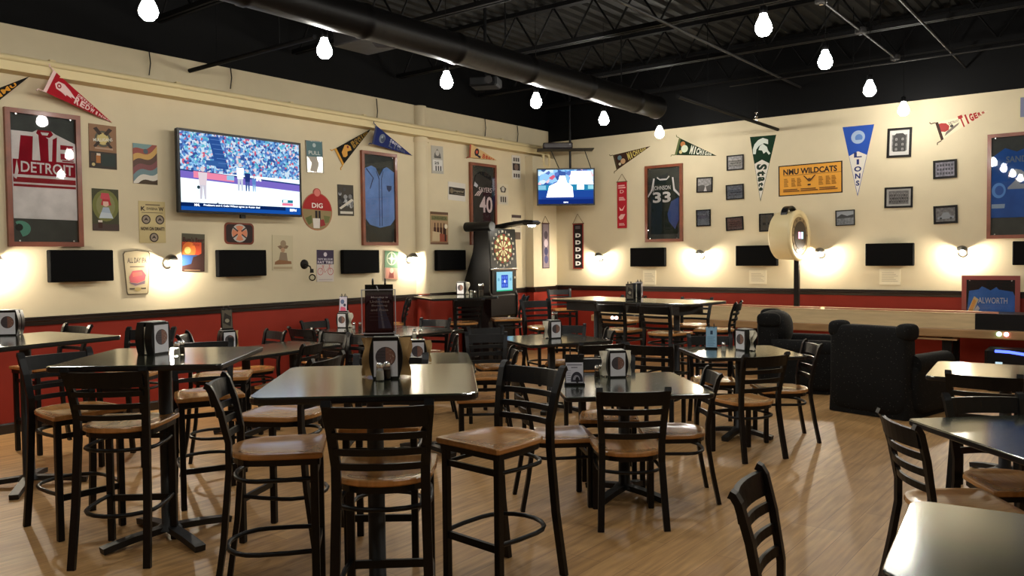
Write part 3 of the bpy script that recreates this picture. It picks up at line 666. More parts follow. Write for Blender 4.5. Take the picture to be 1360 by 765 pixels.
# round scoreboard on its pole
c = BW(1048, 313, .46)
t = thing('round_scoreboard', 'cream round drum scoreboard with a dark face on a pole over the shuffleboard', 'scoreboard', c, R(-5))
CRM = mat('cream_drum_plastic', srgb(214, 196, 150), .4, coat=.1)
w = MB(); rs = []
for x, r in ((-.17, .2), (-.17, .31), (-.15, .335), (.11, .35), (.125, .362), (.15, .362), (.165, .35), (.165, .285), (.15, .275)): rs.append([(x, r*math.cos(2*PI*k/36), r*math.sin(2*PI*k/36)) for k in range(36)])
w.rings(rs, CRM, True, True).build('drum', t)
def disc(x, r, m, nm, par):
    w = MB(); w.rings([[(x-.012, r*math.cos(2*PI*k/32), r*math.sin(2*PI*k/32)) for k in range(32)], [(x, r*math.cos(2*PI*k/32), r*math.sin(2*PI*k/32)) for k in range(32)]], m); return w.build(nm, par)
disc(.162, .262, C(132, 112, 80), 'face_ring', t); disc(.167, .2, C(62, 52, 42), 'face', t)
w = MB()
for a in range(0, 360, 30): w.M = Matrix.Rotation(R(a), 4, 'X'); w.box((.164, 0, .232), (.004, .03, .03), C(96, 80, 58))
w.build('face_tick', t)
for k, cc in enumerate(((1, .35, .45), (.4, .75, 1))): MB().box((.171, -.045+.09*k, .0), (.004, .06, .095), glow('digit%d' % k, cc, 2.6)).build('lit_digit', t)
P = [(.0, .15*math.cos(R(a)), .3+.1*math.sin(R(a))) for a in range(0, 181, 15)]; P = [(0, .17*math.cos(R(a)), .29+.12*math.sin(R(a))) for a in range(0, 181, 15)]
MB().strip(P, .09, .025, BLKPL, Vector((1, 0, 0))).build('top_handle', t)
zb = .874-c.z; MB().box((.09, .06, (zb-.05)/2), (.07, .05, -.05-zb), DARKF).build('pole', t)

# ------------------------------------------------------------------ things on the walls
WX = {'L': (Vector((0, 1, 0)), Vector((1, 0, 0))), 'B': (Vector((1, 0, 0)), Vector((0, -1, 0)))}
def wall_pt(wall, u, v, off):
    return LW(u, v, off) if wall == 'L' else BW(u, v, off) if wall == 'B' else CAMP+ray(u, v)*((-8.33+off)/ray(u, v).x)
class Pic:
    """a flat thing hung on a wall: its own little plane with x to the right, y up, z off the wall"""
    def __init__(s, wall, quad, off=.004, tilt=False):
        P = [wall_pt(wall, u, v, off) for u, v in quad]
        s.x, s.n = WX['L' if wall == 'C' else wall]; ctr = sum(P, Vector())/4
        sx = [p.dot(s.x) for p in P]; sz = [p.z for p in P]
        s.W = (math.hypot(sx[1]-sx[0], sz[1]-sz[0])+math.hypot(sx[2]-sx[3], sz[2]-sz[3]))/2
        s.H = (math.hypot(sx[3]-sx[0], sz[3]-sz[0])+math.hypot(sx[2]-sx[1], sz[2]-sz[1]))/2
        a = math.atan2(sz[1]-sz[0]+sz[2]-sz[3], sx[1]-sx[0]+sx[2]-sx[3]) if tilt else 0
        z = Vector((0, 0, 1)); M = Matrix.Identity(4)
        for i in range(3): M[i][0] = s.x[i]; M[i][1] = z[i]; M[i][2] = s.n[i]; M[i][3] = ctr[i]
        s.M = M @ Matrix.Rotation(a, 4, 'Z'); s.ctr = ctr; s.wall = wall; s.off = off
        s.mb = MB(); s.z = .0015
    def p(s, x, y): return ((x-.5)*s.W, (y-.5)*s.H)
    def up(s): s.z += .0003; return s.z
    def rect(s, x0, y0, x1, y1, m): s.mb.flat([s.p(x0, y0), s.p(x1, y0), s.p(x1, y1), s.p(x0, y1)], s.up(), m); return s
    def poly(s, P, m): s.mb.flat([s.p(*q) for q in P], s.up(), m); return s
    def disc(s, cx, cy, r, m, ry=None, n=20, a0=0, a1=360):
        q = s.p(cx, cy); s.mb.flat(circ(q[0], q[1], r*s.W, (ry or r)*s.W, n, a0, a1), s.up(), m); return s
    def text(s, t, cx, cy, w, h, m, rot=0, bold=.012, shear=0):
        q = s.p(cx, cy); put_text(s.mb, t, q[0], q[1], w*s.W if w else None, h*s.H if h else None, s.up(), m, R(rot), bold, shear); return s
    def lines(s, x0, x1, y0, y1, n, m, k=.45):
        d = (y1-y0)/n
        for i in range(n): s.rect(x0, y0+d*i, x1-(x1-x0)*.12*((i*7) % 3), y0+d*(i+k), m)
        return s
    def sheet(s, m, th=.0015): s.mb.box((0, 0, 0), (s.W, s.H, 2*th), m); s.z = th; return s
    def single(s, name, label, cat, group=None):
        o = s.mb.build(name); o.matrix_world = s.M; return tag(o, label, cat, group)
    def root(s, name, label, cat, group=None): s.t = thing(name, label, cat, M=s.M, group=group); return s.t
    def part(s, name, par=None): o = s.mb.build(name, par or s.t); s.mb = MB(); return o
    def frame(s, fw, d, m, name='frame'):
        w = MB(); a, b = s.W/2, s.H/2
        for P in ([(-a, -b), (a, -b), (a-fw, -b+fw), (-a+fw, -b+fw)], [(a, -b), (a, b), (a-fw, b-fw), (a-fw, -b+fw)], [(a, b), (-a, b), (-a+fw, b-fw), (a-fw, b-fw)], [(-a, b), (-a, -b), (-a+fw, -b+fw), (-a+fw, b-fw)]):
            w.prism(P, 0, d, m)
        return w.build(name, s.t)
    def pane(s, fw, z, name='glass'):
        a, b = s.W/2-fw, s.H/2-fw; w = MB(); w.flat([(-a, -b), (a, -b), (a, b), (-a, b)], z, PANE); return w.build(name, s.t)
def quad(x0, y0, x1, y1): return [(x0, y0), (x1, y0), (x1, y1), (x0, y1)]

# --- jersey display cases
CASE_BACK = mat('dark_green_case_lining', (.022, .026, .020), .6, var=.35, scale=7)
def case(wall, q, name, label, draw, m=FRAMEW, fw=.045, lining=None, dep=.045, off=.0):
    P = Pic(wall, q, off); P.root('jersey_display', label, 'framed jersey')
    P.frame(fw, dep, m); w = MB(); w.flat([(-P.W/2+fw, -P.H/2+fw), (P.W/2-fw, -P.H/2+fw), (P.W/2-fw, P.H/2-fw), (-P.W/2+fw, P.H/2-fw)], .008, lining or CASE_BACK); w.build('lining', P.t)
    P.z = .012 if dep > .03 else .006; draw(P); P.pane(fw, dep-.004)
    w = MB()
    for fx in (-.36, .36):
        for fy in (-.5, .5): w.box((fx*P.W, fy*P.H-math.copysign(fw+.01, fy), dep-.006), (.014, .014, .006), CHROME)
    w.build('clip', P.t); return P
def solid(P, pts, m, th=.012):
    q = [P.p(*a) for a in pts]; P.mb.prism(q, P.z-.004, P.z+th, m); P.z += th
def cloth(n, c): return mat('cloth_'+n, srgb(*c), .85, spec=.15, var=.14, scale=6, bump=.5)
WHT = cloth('white', (214, 208, 204)); CRIM = cloth('crimson', (138, 22, 36)); NAVY = C(22, 26, 40, .7)
def d_detroit(P):
    solid(P, [(.08, .205), (.93, .2), (.93, .78), (.66, .84), (.6, .86), (.42, .86), (.36, .84), (.08, .84)], WHT)
    P.poly([(.16, .62), (.34, .62), (.36, .81), (.2, .81)], CRIM).poly([(.45, .62), (.56, .62), (.56, .8), (.47, .83), (.43, .83)], CRIM).poly([(.6, .62), (.66, .62), (.68, .82), (.62, .8)], CRIM)
    P.rect(.72, .73, .9, .765, CRIM).rect(.72, .655, .9, .7, CRIM).rect(.74, .64, .9, .65, CRIM)
    P.rect(.09, .525, .92, .635, CRIM).rect(.09, .468, .92, .505, CRIM).rect(.09, .437, .92, .455, CRIM)
    P.poly([(.42, .86), (.60, .86), (.63, .835), (.58, .81), (.46, .81), (.4, .835)], CRIM).poly([(.46, .845), (.57, .845), (.55, .825), (.48, .825)], WHT)
    P.poly([(.1, .5), (.14, .63), (.16, .55), (.13, .49)], WHT)
    P.text('DETROIT', .54, .58, .7, .08, WHT, -1, .015)
    P.part('jersey')
    P.z = .013; P.disc(.17, .13, .13, C(88, 150, 128), .11, 16, -80, 120); P.disc(.15, .14, .05, C(18, 20, 18)); P.part('pennant_scrap')
case('L', [(5, 141), (106, 156), (107, 328), (8, 327)], 'x', 'framed white jersey with red stripes reading DETROIT on the far left wall', d_detroit)
SKYB = cloth('sky_blue', (112, 146, 200))
def d_blue(P):
    solid(P, [(.09, .29), (.22, .22), (.5, .19), (.8, .22), (.93, .29), (.92, .7), (.93, .8), (.72, .85), (.62, .83), (.5, .74), (.4, .83), (.28, .85), (.08, .81)], SKYB)
    k = C(44, 58, 96)
    P.poly([(.48, .21), (.5, .21), (.5, .72), (.42, .8), (.4, .8), (.48, .71)], k).poly([(.55, .21), (.57, .21), (.57, .72), (.62, .8), (.6, .8), (.55, .72)], k)
    P.poly([(.14, .82), (.34, .72), (.24, .6), (.22, .605), (.31, .72), (.13, .805)], k).poly([(.7, .65), (.85, .65), (.84, .61), (.77, .58), (.71, .61)], k)
    for y in (.3, .4, .5, .6): P.disc(.525, y, .014, C(140, 160, 200))
    P.part('jersey')
case('L', [(478, 200), (525, 205), (526, 326), (480, 326)], 'x', 'framed pale blue button-front jersey right of the oval sign', d_blue)
BKJ = cloth('black', (30, 30, 34))
def d_sayers(P):
    solid(P, [(.14, .06), (.86, .06), (.9, .72), (.8, .86), (.6, .9), (.4, .9), (.22, .85), (.12, .7)], BKJ)
    w = C(214, 196, 196); P.text('SAYERS', .58, .68, .5, .06, w, 0, .004); P.text('40', .6, .5, .5, .2, w, 0, .02)
    for k in range(3): P.poly([(.16+.07*k, .6), (.2+.07*k, .6), (.34+.06*k, .66), (.3+.06*k, .66)], w)
    P.poly([(.14, .72), (.26, .7), (.3, .73), (.18, .77)], C(190, 190, 200)); P.part('jersey')
case('L', [(621, 216), (657, 219), (658, 326), (625, 325)], 'x', 'framed black jersey with number 40 partly behind the dart machine', d_sayers)
DGR = cloth('dark_green', (34, 42, 36))
def d_33(P):
    solid(P, [(.14, .1), (.86, .1), (.84, .5), (.92, .6), (.76, .68), (.72, .83), (.6, .83), (.5, .8), (.4, .83), (.28, .83), (.24, .68), (.06, .6), (.16, .5)], DGR)
    P.poly([(.6, .36), (.7, .52), (.9, .57), (.9, .28), (.8, .16), (.64, .26)], C(54, 78, 136))
    P.poly([(.06, .6), (.16, .68), (.22, .83), (.26, .83), (.22, .68), (.08, .585)], WHT).poly([(.94, .6), (.8, .68), (.76, .83), (.72, .83), (.76, .66), (.92, .58)], WHT)
    P.poly([(.32, .83), (.4, .8), (.58, .8), (.66, .84), (.64, .855), (.58, .82), (.4, .82), (.33, .85)], WHT)
    P.text('JOHNSON', .45, .695, .46, .07, WHT, 0, .004); P.text('33', .45, .58, .48, .14, WHT, 0, .03); P.part('jersey')
case('B', [(857, 222), (907, 216), (908, 319), (859, 323)], 'x', 'framed dark green jersey with number 33 on the back wall', d_33)
BLU = cloth('royal_blue', (46, 90, 160))
def d_20(P):
    solid(P, [(.05, .2), (.95, .2), (.95, .76), (.7, .86), (.5, .82), (.3, .86), (.08, .78)], BLU)
    for k in range(7): P.disc(.1+.13*k, .85-.03*k-.03*(k % 2), .001, WHT)
    g = C(150, 158, 168); P.text('20', .66, .56, .62, .19, g, 0, .05); P.text('SANDERS', .6, .75, .56, .06, C(110, 124, 140), 0, .02)
    P.disc(.2, .46, .12, C(96, 150, 214), .15); P.disc(.21, .46, .075, C(52, 96, 170), .095); P.poly([(.08, .29), (.3, .29), (.31, .33), (.08, .33)], C(150, 170, 190)); P.part('jersey')
e0 = BW(1312, 181); e1 = BW(1310, 315)
case('B', [(1312, 181), (1391, 171), (1391, 318), (1311, 315)], 'x', 'framed blue jersey with a pale number at the right edge of the back wall', d_20)
# the framed jersey that leans behind the shuffleboard
q = [(1279, 366), (1355, 366), (1355, 432), (1276, 432)]
def d_al(P):
    b = cloth('mid_blue', (76, 120, 190))
    solid(P, [(.08, .06), (.92, .06), (.93, .55), (.88, .68), (.64, .72), (.6, .77), (.5, .7), (.4, .76), (.35, .78), (.3, .72), (.13, .69)], b)
    P.text('ALWORTH', .54, .5, .5, .12, WHT, 0, .005)
    P.poly([(.08, .2), (.22, .58), (.3, .52), (.18, .18)], C(206, 190, 150)); P.poly([(.12, .27), (.21, .53), (.26, .49), (.18, .25)], C(214, 160, 84)); P.poly([(.2, .26), (.28, .4), (.32, .34), (.26, .2)], C(196, 196, 200)); P.part('jersey')
Pc = case('B', q, 'x', 'framed blue jersey reading ALWORTH leaning behind the right end of the shuffleboard', d_al, mat('rose_frame_wood', srgb(132, 58, 52), .4, coat=.2), .055, C(40, 36, 34), .026, .06)

# --- black panels
PANELB = mat('black_panel_cloth', (.0015, .0015, .0017), .7, spec=.1)
PANS = [('L', (64, 332, 149, 374), 'below the framed DETROIT jersey'), ('L', (288, 332, 352, 367), 'below the maltese cross sign'), ('L', (454, 332, 502, 363), 'right of the bicycle poster'), ('L', (579, 332, 617, 359), 'left of the dart machine'),
        ('B', (838, 329, 884, 354), 'below the framed number 33 jersey'), ('B', (978, 326, 1033, 353), 'left of the round scoreboard'), ('B', (1150, 323, 1214, 353), 'between the two right-hand wall lamps'), ('B', (1345, 320, 1391, 352), 'at the right edge above the leaning jersey')]
for wl, r, wh in PANS:
    P = Pic(wl, quad(*r), .05); P.root('wall_panel', 'black rectangular wall panel '+wh, 'panel', 'black wall panels')
    w = MB().box((0, 0, 0), (P.W, P.H, .07), PANELB, bev=.008); w.build('panel_face', P.t); MB().box((0, 0, -.035), (P.W*.5, P.H*.5, .03), BLKPL).build('mount', P.t)

# --- wall lamps
def sconce(wall, u, v, label, lit=True):
    P = wall_pt(wall, u, v, 0); x, n = WX[wall]; M = Matrix.Identity(4); z = Vector((0, 0, 1))
    for i in range(3): M[i][0] = x[i]; M[i][1] = -n[i]; M[i][2] = z[i]; M[i][3] = P[i]
    t = thing('wall_lamp', label, 'wall lamp', M=M, group='wall lamps')
    m = mat('brushed_nickel', (.30, .28, .25), .3, 1) if lit else DARKF
    w = MB(); w.M = Matrix.Rotation(R(90), 4, 'X'); w.lathe([(.062, 0), (.06, .012), (.03, .02), (.012, .022)], m, 18); w.build('back_plate', t)
    if lit:
        MB().tube([(0, -.02, .02), (0, -.05, .07), (0, -.085, .095)], .009, m, 8).build('arm', t)
        w = MB(); rs = []
        for k in range(7): a = R(5+80*k/6); rs.append((.075*math.sin(a), .03+.07*math.cos(a)))
        w.lathe(rs+[(r*.93, zz-.003) for r, zz in reversed(rs)], m, 18, (0, -.09, 0), False); w.build('shade', t)
        MB().ball((0, -.085, .005), .024, SBULB, 10, (1, 1, 1.2)).build('bulb', t)
        MB().tube([(.05, -.1, .045), (.095, -.11, .03)], .007, m, 6).ball((.1, -.11, .03), .013, m, 8).build('switch_knob', t)
    else:
        MB().tube([(0, -.02, 0), (.03, -.08, -.03), (.04, -.1, -.1)], .01, m, 8).lathe([(.022, 0), (.026, -.05)], m, 12, (.04, -.1, -.06)).build('arm', t)
        MB().ball((.045, -.1, -.17), .045, SHAKER, 12).build('bulb', t)
sconce('L', 222, 350, 'lit nickel wall lamp right of the beer glass shaped sign'); sconce('L', 543, 345, 'lit nickel wall lamp beside the round column'); sconce('L', -14, 350, 'lit nickel wall lamp just outside the left edge')
sconce('L', 404, 351, 'unlit wall lamp with black plate and clear bulb left of the bicycle poster', False)
sconce('B', 798, 343, 'lit nickel wall lamp right of the black and red banner'); sconce('B', 932, 340, 'lit nickel wall lamp right of the panel under jersey 33')
sconce('B', 1091, 338, 'lit nickel wall lamp right of the round scoreboard'); sconce('B', 1279, 336, 'lit nickel wall lamp above the leaning jersey')

# --- televisions
def crowd(name, sc, st):
    if name in MATS: return MATS[name]
    m = bpy.data.materials.new(name); m.use_nodes = True; nt = m.node_tree; nt.nodes.clear(); N = nt.nodes.new; L = nt.links.new
    tc = N('ShaderNodeTexCoord'); v = N('ShaderNodeTexVoronoi'); v.inputs['Scale'].default_value = sc; L(tc.outputs['Object'], v.inputs['Vector'])
    sp = N('ShaderNodeSeparateColor'); L(v.outputs['Color'], sp.inputs[0])
    rp = N('ShaderNodeValToRGB'); rp.color_ramp.interpolation = 'CONSTANT'; el = rp.color_ramp.elements
    cols = [(0, (50, 84, 150)), (.14, (90, 146, 205)), (.34, (140, 190, 230)), (.5, (200, 220, 236)), (.68, (84, 110, 180)), (.8, (200, 90, 116)), (.86, (90, 180, 200)), (.93, (225, 190, 200))]
    el[0].position = 0; el[0].color = (*srgb(*cols[0][1]), 1); el[1].position = cols[1][0]; el[1].color = (*srgb(*cols[1][1]), 1)
    for p_, c_ in cols[2:]: x_ = el.new(p_); x_.color = (*srgb(*c_), 1)
    L(sp.outputs[0], rp.inputs[0]); e = N('ShaderNodeEmission'); e.inputs[1].default_value = st; o = N('ShaderNodeOutputMaterial'); L(rp.outputs[0], e.inputs[0]); L(e.outputs[0], o.inputs[0])
    MATS[name] = m; return m
TVS = 2.6
def G(r, g, b, k=None):
    k = k or (1 if min(r, g, b) > 205 else .45)
    return glow('screen_%d_%d_%d_%d' % (r, g, b, k*100), srgb(r, g, b), TVS*k)
def player(P, x, y, h, body=(244, 246, 252), legs=(236, 240, 250)):
    a = P.H*h/P.W
    P.poly([(x-.1*a, y), (x-.04*a, y), (x, y+.42*h), (x+.05*a, y), (x+.1*a, y), (x+.11*a, y+.45*h), (x-.11*a, y+.45*h)], G(*legs)).poly([(x-.12*a, y+.42*h), (x+.12*a, y+.42*h), (x+.15*a, y+.8*h), (x-.15*a, y+.8*h)], G(*body)).disc(x, y+.9*h, .075*a, G(210, 200, 205))
P = Pic('L', [(238, 170), (400, 190), (400, 288), (234, 282)], .17)
P.root('television', 'large wall television showing a baseball game on the left wall', 'television'); W_, H_ = P.W, P.H
MB().box((0, 0, -.03), (W_, H_, .05), BLKPL, bev=.008).build('housing', P.t); P.frame(.028, .004, BLKPL, 'bezel')
P.W -= .05; P.H -= .055; P.z = -.003
P.rect(0, 0, 1, 1, G(214, 230, 236, .62)).rect(0, .5, 1, 1, crowd('crowd_pixels', 40, TVS*.42)).poly([(.22, .97), (.30, .98), (.38, .56), (.28, .56)], G(40, 76, 140)).poly([(.2, .66), (.35, .66), (.36, .58), (.2, .6)], G(50, 90, 150))
for k in range(6): P.rect(.235+.012*k, .93-.06*k, .315+.012*k, .936-.06*k, G(90, 130, 190))
P.poly([(0, .5), (1, .42), (1, .33), (0, .41)], G(116, 100, 186)); P.poly([(0, .52), (1, .44), (1, .42), (0, .5)], G(40, 60, 120))
P.poly([(.1, .505), (.3, .49), (.42, .48), (.42, .4), (.1, .42)], G(226, 130, 160)); P.rect(.36, .42, .42, .48, G(140, 190, 220)); P.text('LIFE', .62, .455, .06, .035, G(240, 240, 250)); 
player(P, .17, .15, .43, (214, 200, 206), (196, 192, 204)); player(P, .47, .29, .38, (206, 210, 222), (190, 196, 212)); player(P, .53, .29, .3, (34, 50, 110), (60, 80, 140)); player(P, .585, .29, .22, (90, 130, 190), (120, 160, 210)); P.disc(.135, .3, .012, G(40, 60, 70))
P.rect(.83, .16, .93, .2, G(30, 120, 140)).rect(.83, .12, .93, .155, G(230, 120, 150)).rect(.84, .168, .88, .194, G(210, 230, 235)).disc(.28, .1, .008, G(90, 100, 110))
P.rect(0, 0, 1, .1, G(20, 76, 160)).rect(0, .05, .86, .1, G(10, 34, 84)); P.text('NHL', .12, .072, .04, .03, G(250, 250, 255)); P.text('Predators and C Colin Wilson agree to 4-year deal', .4, .072, .46, .032, G(225, 235, 250)); P.text('ESPN', .93, .06, .06, .035, G(250, 250, 255), 0, .02)
P.part('screen'); MB().box((0, -H_/2-.015, -.04), (.06, .05, .03), BLKPL).build('sensor_bump', P.t); MB().box((0, 0, -.1), (.5, .4, .125), BLKPL).build('wall_bracket', P.t)
# corner television, turned into the room
pa, pb = BW(712, 248, .3), BW(789, 247, .95); fac = Vector((pb.y-pa.y, -(pb.x-pa.x), 0)); cen = (pa+pb)/2
pt = [CAMP+ray(u, v)*((cen-CAMP).dot(FW)/ray(u, v).dot(FW)) for u, v in ((713, 224), (790, 223), (790, 271.5), (713, 273.5))]
ctr = sum(pt, Vector())/4; xw = (pt[1]-pt[0]+pt[2]-pt[3]); xw.z = 0; W_ = xw.length/2; xw.normalize(); H_ = ((pt[0]-pt[3]).length+(pt[1]-pt[2]).length)/2
M = Matrix.Identity(4); nn = xw.cross(Vector((0, 0, 1)))
for i in range(3): M[i][0] = xw[i]; M[i][1] = (0, 0, 1)[i]; M[i][2] = nn[i]; M[i][3] = ctr[i]
P = Pic.__new__(Pic); P.W, P.H, P.M, P.mb, P.z = W_, H_, M, MB(), .001
P.root('television', 'smaller television in the far corner showing a close-up of a player', 'television')
MB().box((0, 0, -.045), (W_, H_, .07), BLKPL, bev=.01).build('housing', P.t); P.frame(.024, .006, BLKPL, 'bezel'); P.W -= .045; P.H -= .04; P.mb = MB(); P.z = -.004
P.rect(0, .0, 1, 1, G(30, 70, 150)).rect(0, .56, 1, 1, crowd('crowd_pixels_2', 14, TVS*.5)).rect(0, .4, 1, .56, G(40, 130, 170)).rect(0, .42, .14, .54, G(130, 190, 215)).rect(.7, .42, .83, .55, G(220, 235, 240)).rect(.9, .43, 1, .54, G(150, 210, 220))
P.poly([(.14, .16), (.64, .16), (.62, .5), (.52, .62), (.48, .86), (.4, .88), (.36, .64), (.2, .52)], G(250, 250, 252)).poly([(.36, .82), (.5, .82), (.5, .93), (.4, .95)], G(60, 90, 160)).poly([(.56, .58), (1, .56), (.94, .95), (.6, .95)], G(248, 240, 246))
P.rect(0, 0, 1, .14, G(16, 40, 110)).rect(.06, .14, 1, .2, G(30, 60, 140)); P.text('ESPN', .5, .05, .08, .04, G(230, 235, 250)); P.part('screen')
tb = thing('ceiling_bracket', 'black ceiling bracket with a small shelf holding the corner television', 'bracket', M=M)
MB().tube([(.1, .1, -.078), (.1, .1, -.3), (.1, .45, -.32), (.1, DECK-M[2][3], -.32)], .02, BLKPL).build('arm', tb)
for x0, x1 in ((-.1, -.24), (W_/2-.05, W_/2-.16)): MB().tube([(x0, H_/2-.01, -.085), (x1, H_/2+.31, -.09)], .008, BLKPL).build('support_cable', tb)
MB().box((0, H_/2+.32, -.1), (.95, .012, .34), DARKF).build('shelf', tb)
t = thing('cable_box', 'dark cable box on a small shelf above the corner television', 'box', M=M @ Matrix.Translation((-.05, H_/2+.342, -.1)))
MB().box((-.08, .035, .02), (.5, .1, .26), mat('dark_brown_box', (.02, .012, .012), .4), bev=.015).build('housing', t); MB().box((.12, .05, .152), (.012, .012, .004), CHROME).build('front_led', t)

# --- pennants
def pennant(wall, h1, h2, tip, name_label, field, strip, draw, cat='pennant', ties=None, off=.0008):
    o3 = off if isinstance(off, tuple) else (off, off, off)
    a, b, c = (wall_pt(wall, *q, o) for q, o in zip((h1, h2, tip), o3)); x, nw = WX['L' if wall == 'C' else wall]
    m = (a+b)/2; u = c-m; Ln = u.length; u.normalize(); v = (a-b); v = (v-u*v.dot(u)).normalized(); n = u.cross(v)
    if n.dot(nw) < 0: v = -v; n = -n
    M = Matrix.Identity(4)     # local x toward the tip
    for i in range(3): M[i][0] = u[i]; M[i][1] = v[i]; M[i][2] = n[i]; M[i][3] = m[i]
    t = thing('pennant', name_label, cat, M=M, group='felt pennants'); loc = lambda p: ((p-m).dot(u), (p-m).dot(v))
    A2, B2 = loc(a), loc(b); hw = abs(A2[1]-B2[1])/2
    w = MB(); w.prism([A2, B2, (Ln, 0)] if A2[1] > B2[1] else [B2, A2, (Ln, 0)], -.001, .001, field); w.build('felt', t)
    if strip:
        w = MB(); d = .035
        w.prism([A2, B2, (B2[0]+d, B2[1]*(1-d/Ln)), (A2[0]+d, A2[1]*(1-d/Ln))], .0005, .0022, strip)
        for e in (A2, B2): w.tube([(e[0], e[1], .001), (e[0]-.05, e[1]*1.06, .002), (e[0]-.06, e[1]*1.25, .002)], .006, strip, 6)
        w.build('hoist_strip', t)
    sg = 1 if A2[1] > B2[1] else 1
    draw(t, Ln, hw); return t
def letters(w, s, Ln, hw, f0, f1, k, z, m, cy=0, bold=.02):
    """row of letters along the pennant that shrink toward the tip"""
    n = len(s); ws = [1-.35*i/max(1, n-1) for i in range(n)]; tot = sum(ws); x = f0*Ln
    for i, ch in enumerate(s):
        d = (f1-f0)*Ln*ws[i]/tot; xm = x+d/2; h = 2*hw*(1-xm/Ln)*k
        if ch != ' ': put_text(w, ch, xm, cy*hw*(1-xm/Ln), d*(.36 if ch in 'I1' else .86), h, z, m, 0, bold+.02)
        x += d
def D(*ops):
    def f(t, Ln, hw):
        for nm, fn in ops: w = MB(); fn(w, Ln, hw); w.build(nm, t)
    return f
PINKW = C(222, 190, 186, .8)
def wing(w, L, h):
    w.flat([(L*x, h*y) for x, y in ((.09, .1), (.12, .42), (.2, .5), (.3, .3), (.42, -.06), (.34, -.08), (.36, -.2), (.28, -.16), (.28, -.3), (.2, -.2), (.13, -.2))], .002, PINKW); w.flat(circ(L*.15, h*.12, h*.2), .0024, C(150, 26, 34)); w.flat(circ(L*.15, h*.12, h*.09), .0028, PINKW)
pennant('L', (71, 93), (57, 121), (149, 163), 'red pennant with a white winged wheel, upper left wall above the DETROIT jersey', C(158, 20, 34, .9), PINKW, D(('emblem', wing), ('lettering', lambda w, L, h: (letters(w, 'REDWINGS', L, h, .4, .95, .56, .0025, PINKW, -.2), letters(w, 'DETROIT', L, h, .41, .68, .2, .0025, PINKW, .64)))), off=(.2, .2, .01))
pennant('L', (-30, 128), (-22, 150), (40, 101), 'black pennant with gold letters cut by the upper left corner', C(24, 22, 20, .9), None, D(('lettering', lambda w, L, h: letters(w, 'NMU', L, h, .2, .72, .6, .002, C(214, 150, 40)))), off=(.01, .01, .05))
def bear(w, L, h):
    g = C(206, 150, 64); w.flat([(L*x, h*y) for x, y in ((.1, -.3), (.12, .2), (.2, .42), (.26, .6), (.32, .4), (.36, .05), (.34, -.35), (.24, -.15), (.2, -.5), (.14, -.5))], .002, g); w.flat(circ(L*.3, h*.2, h*.14), .0024, C(120, 40, 40))
pennant('L', (444, 198), (455, 220), (493, 171), 'black and gold pennant with tassels right of the big television', C(24, 24, 20, .9), C(206, 150, 64, .9), D(('emblem', bear), ('lettering', lambda w, L, h: (letters(w, 'BOSTON', L, h, .4, .88, .34, .002, C(150, 116, 40), .38), letters(w, 'BRUINS', L, h, .4, .88, .34, .002, C(150, 116, 40), -.38)))), off=(.01, .01, .03))
def face(w, L, h): w.flat(circ(L*.2, h*.05, h*.5), .002, C(110, 120, 132)); w.flat(circ(L*.22, h*.0, h*.32), .0024, C(60, 70, 92)); w.flat(circ(L*.19, h*.2, h*.14), .0028, C(150, 158, 166))
pennant('L', (499, 166), (494, 191), (548, 207), 'dark blue pennant with a grey round emblem above the pale blue jersey', C(28, 40, 96, .9), C(60, 66, 96, .9), D(('emblem', face), ('lettering', lambda w, L, h: (letters(w, 'Detroit', L, h, .38, .68, .3, .002, C(190, 190, 206), .5), letters(w, 'LIONS', L, h, .38, .8, .5, .002, C(84, 92, 110), -.18)))), off=(.2, .13, .01))
def helm(w, L, h): w.flat(circ(L*.25, h*.1, h*.55), .002, C(34, 26, 40)); w.flat(circ(L*.25, h*.12, h*.25), .0024, C(196, 80, 50)); w.flat([(L*.3, -h*.2), (L*.42, -h*.3), (L*.4, -h*.6), (L*.28, -h*.45)], .0022, C(34, 26, 40))
pennant('L', (624, 190), (623, 209), (660, 213), 'cream pennant with a dark helmet and orange script above the black number 40 jersey', C(204, 170, 118, .9), C(150, 60, 50, .9), D(('emblem', helm), ('lettering', lambda w, L, h: letters(w, 'Bears', L, h, .46, .9, .7, .002, C(176, 70, 40), -.25))), off=(.1, .06, .01))
def em_m(w, L, h): w.flat(circ(L*.16, h*.3, h*.3), .002, C(96, 120, 130)); w.flat(circ(L*.22, -h*.28, h*.34), .0022, C(190, 150, 110)); w.flat(circ(L*.12, -h*.45, h*.18), .0024, C(200, 190, 160))
pennant('B', (814, 206), (819, 226), (864, 194), 'maroon pennant lettered MICHIGAN right of the corner television', C(58, 36, 26, .9), C(70, 60, 40, .9), D(('emblem', em_m), ('lettering', lambda w, L, h: letters(w, 'MICHIGAN', L, h, .36, .87, .78, .0024, C(200, 180, 100)))))
def em_g(w, L, h): w.flat(circ(L*.13, h*.4, h*.3), .002, C(170, 110, 60)); w.flat(circ(L*.2, -h*.05, h*.42), .0022, C(196, 206, 180)); w.flat(circ(L*.13, -h*.5, h*.2), .0024, C(190, 170, 120))
pennant('B', (902, 183), (896, 206), (952, 207), 'dark green pennant lettered MICHIGAN above the number 33 jersey', C(26, 44, 26, .9), C(90, 100, 60, .9), D(('emblem', em_g), ('lettering', lambda w, L, h: letters(w, 'MICHIGAN', L, h, .34, .87, .8, .0024, C(214, 214, 196), .05))))
def chev(w, L, h): w.flat([(L*.26+L*.10, 0-h*0), (L*.42, h*.56), (L*.97, 0), (L*.42, -h*.56)], .002, C(214, 208, 196))
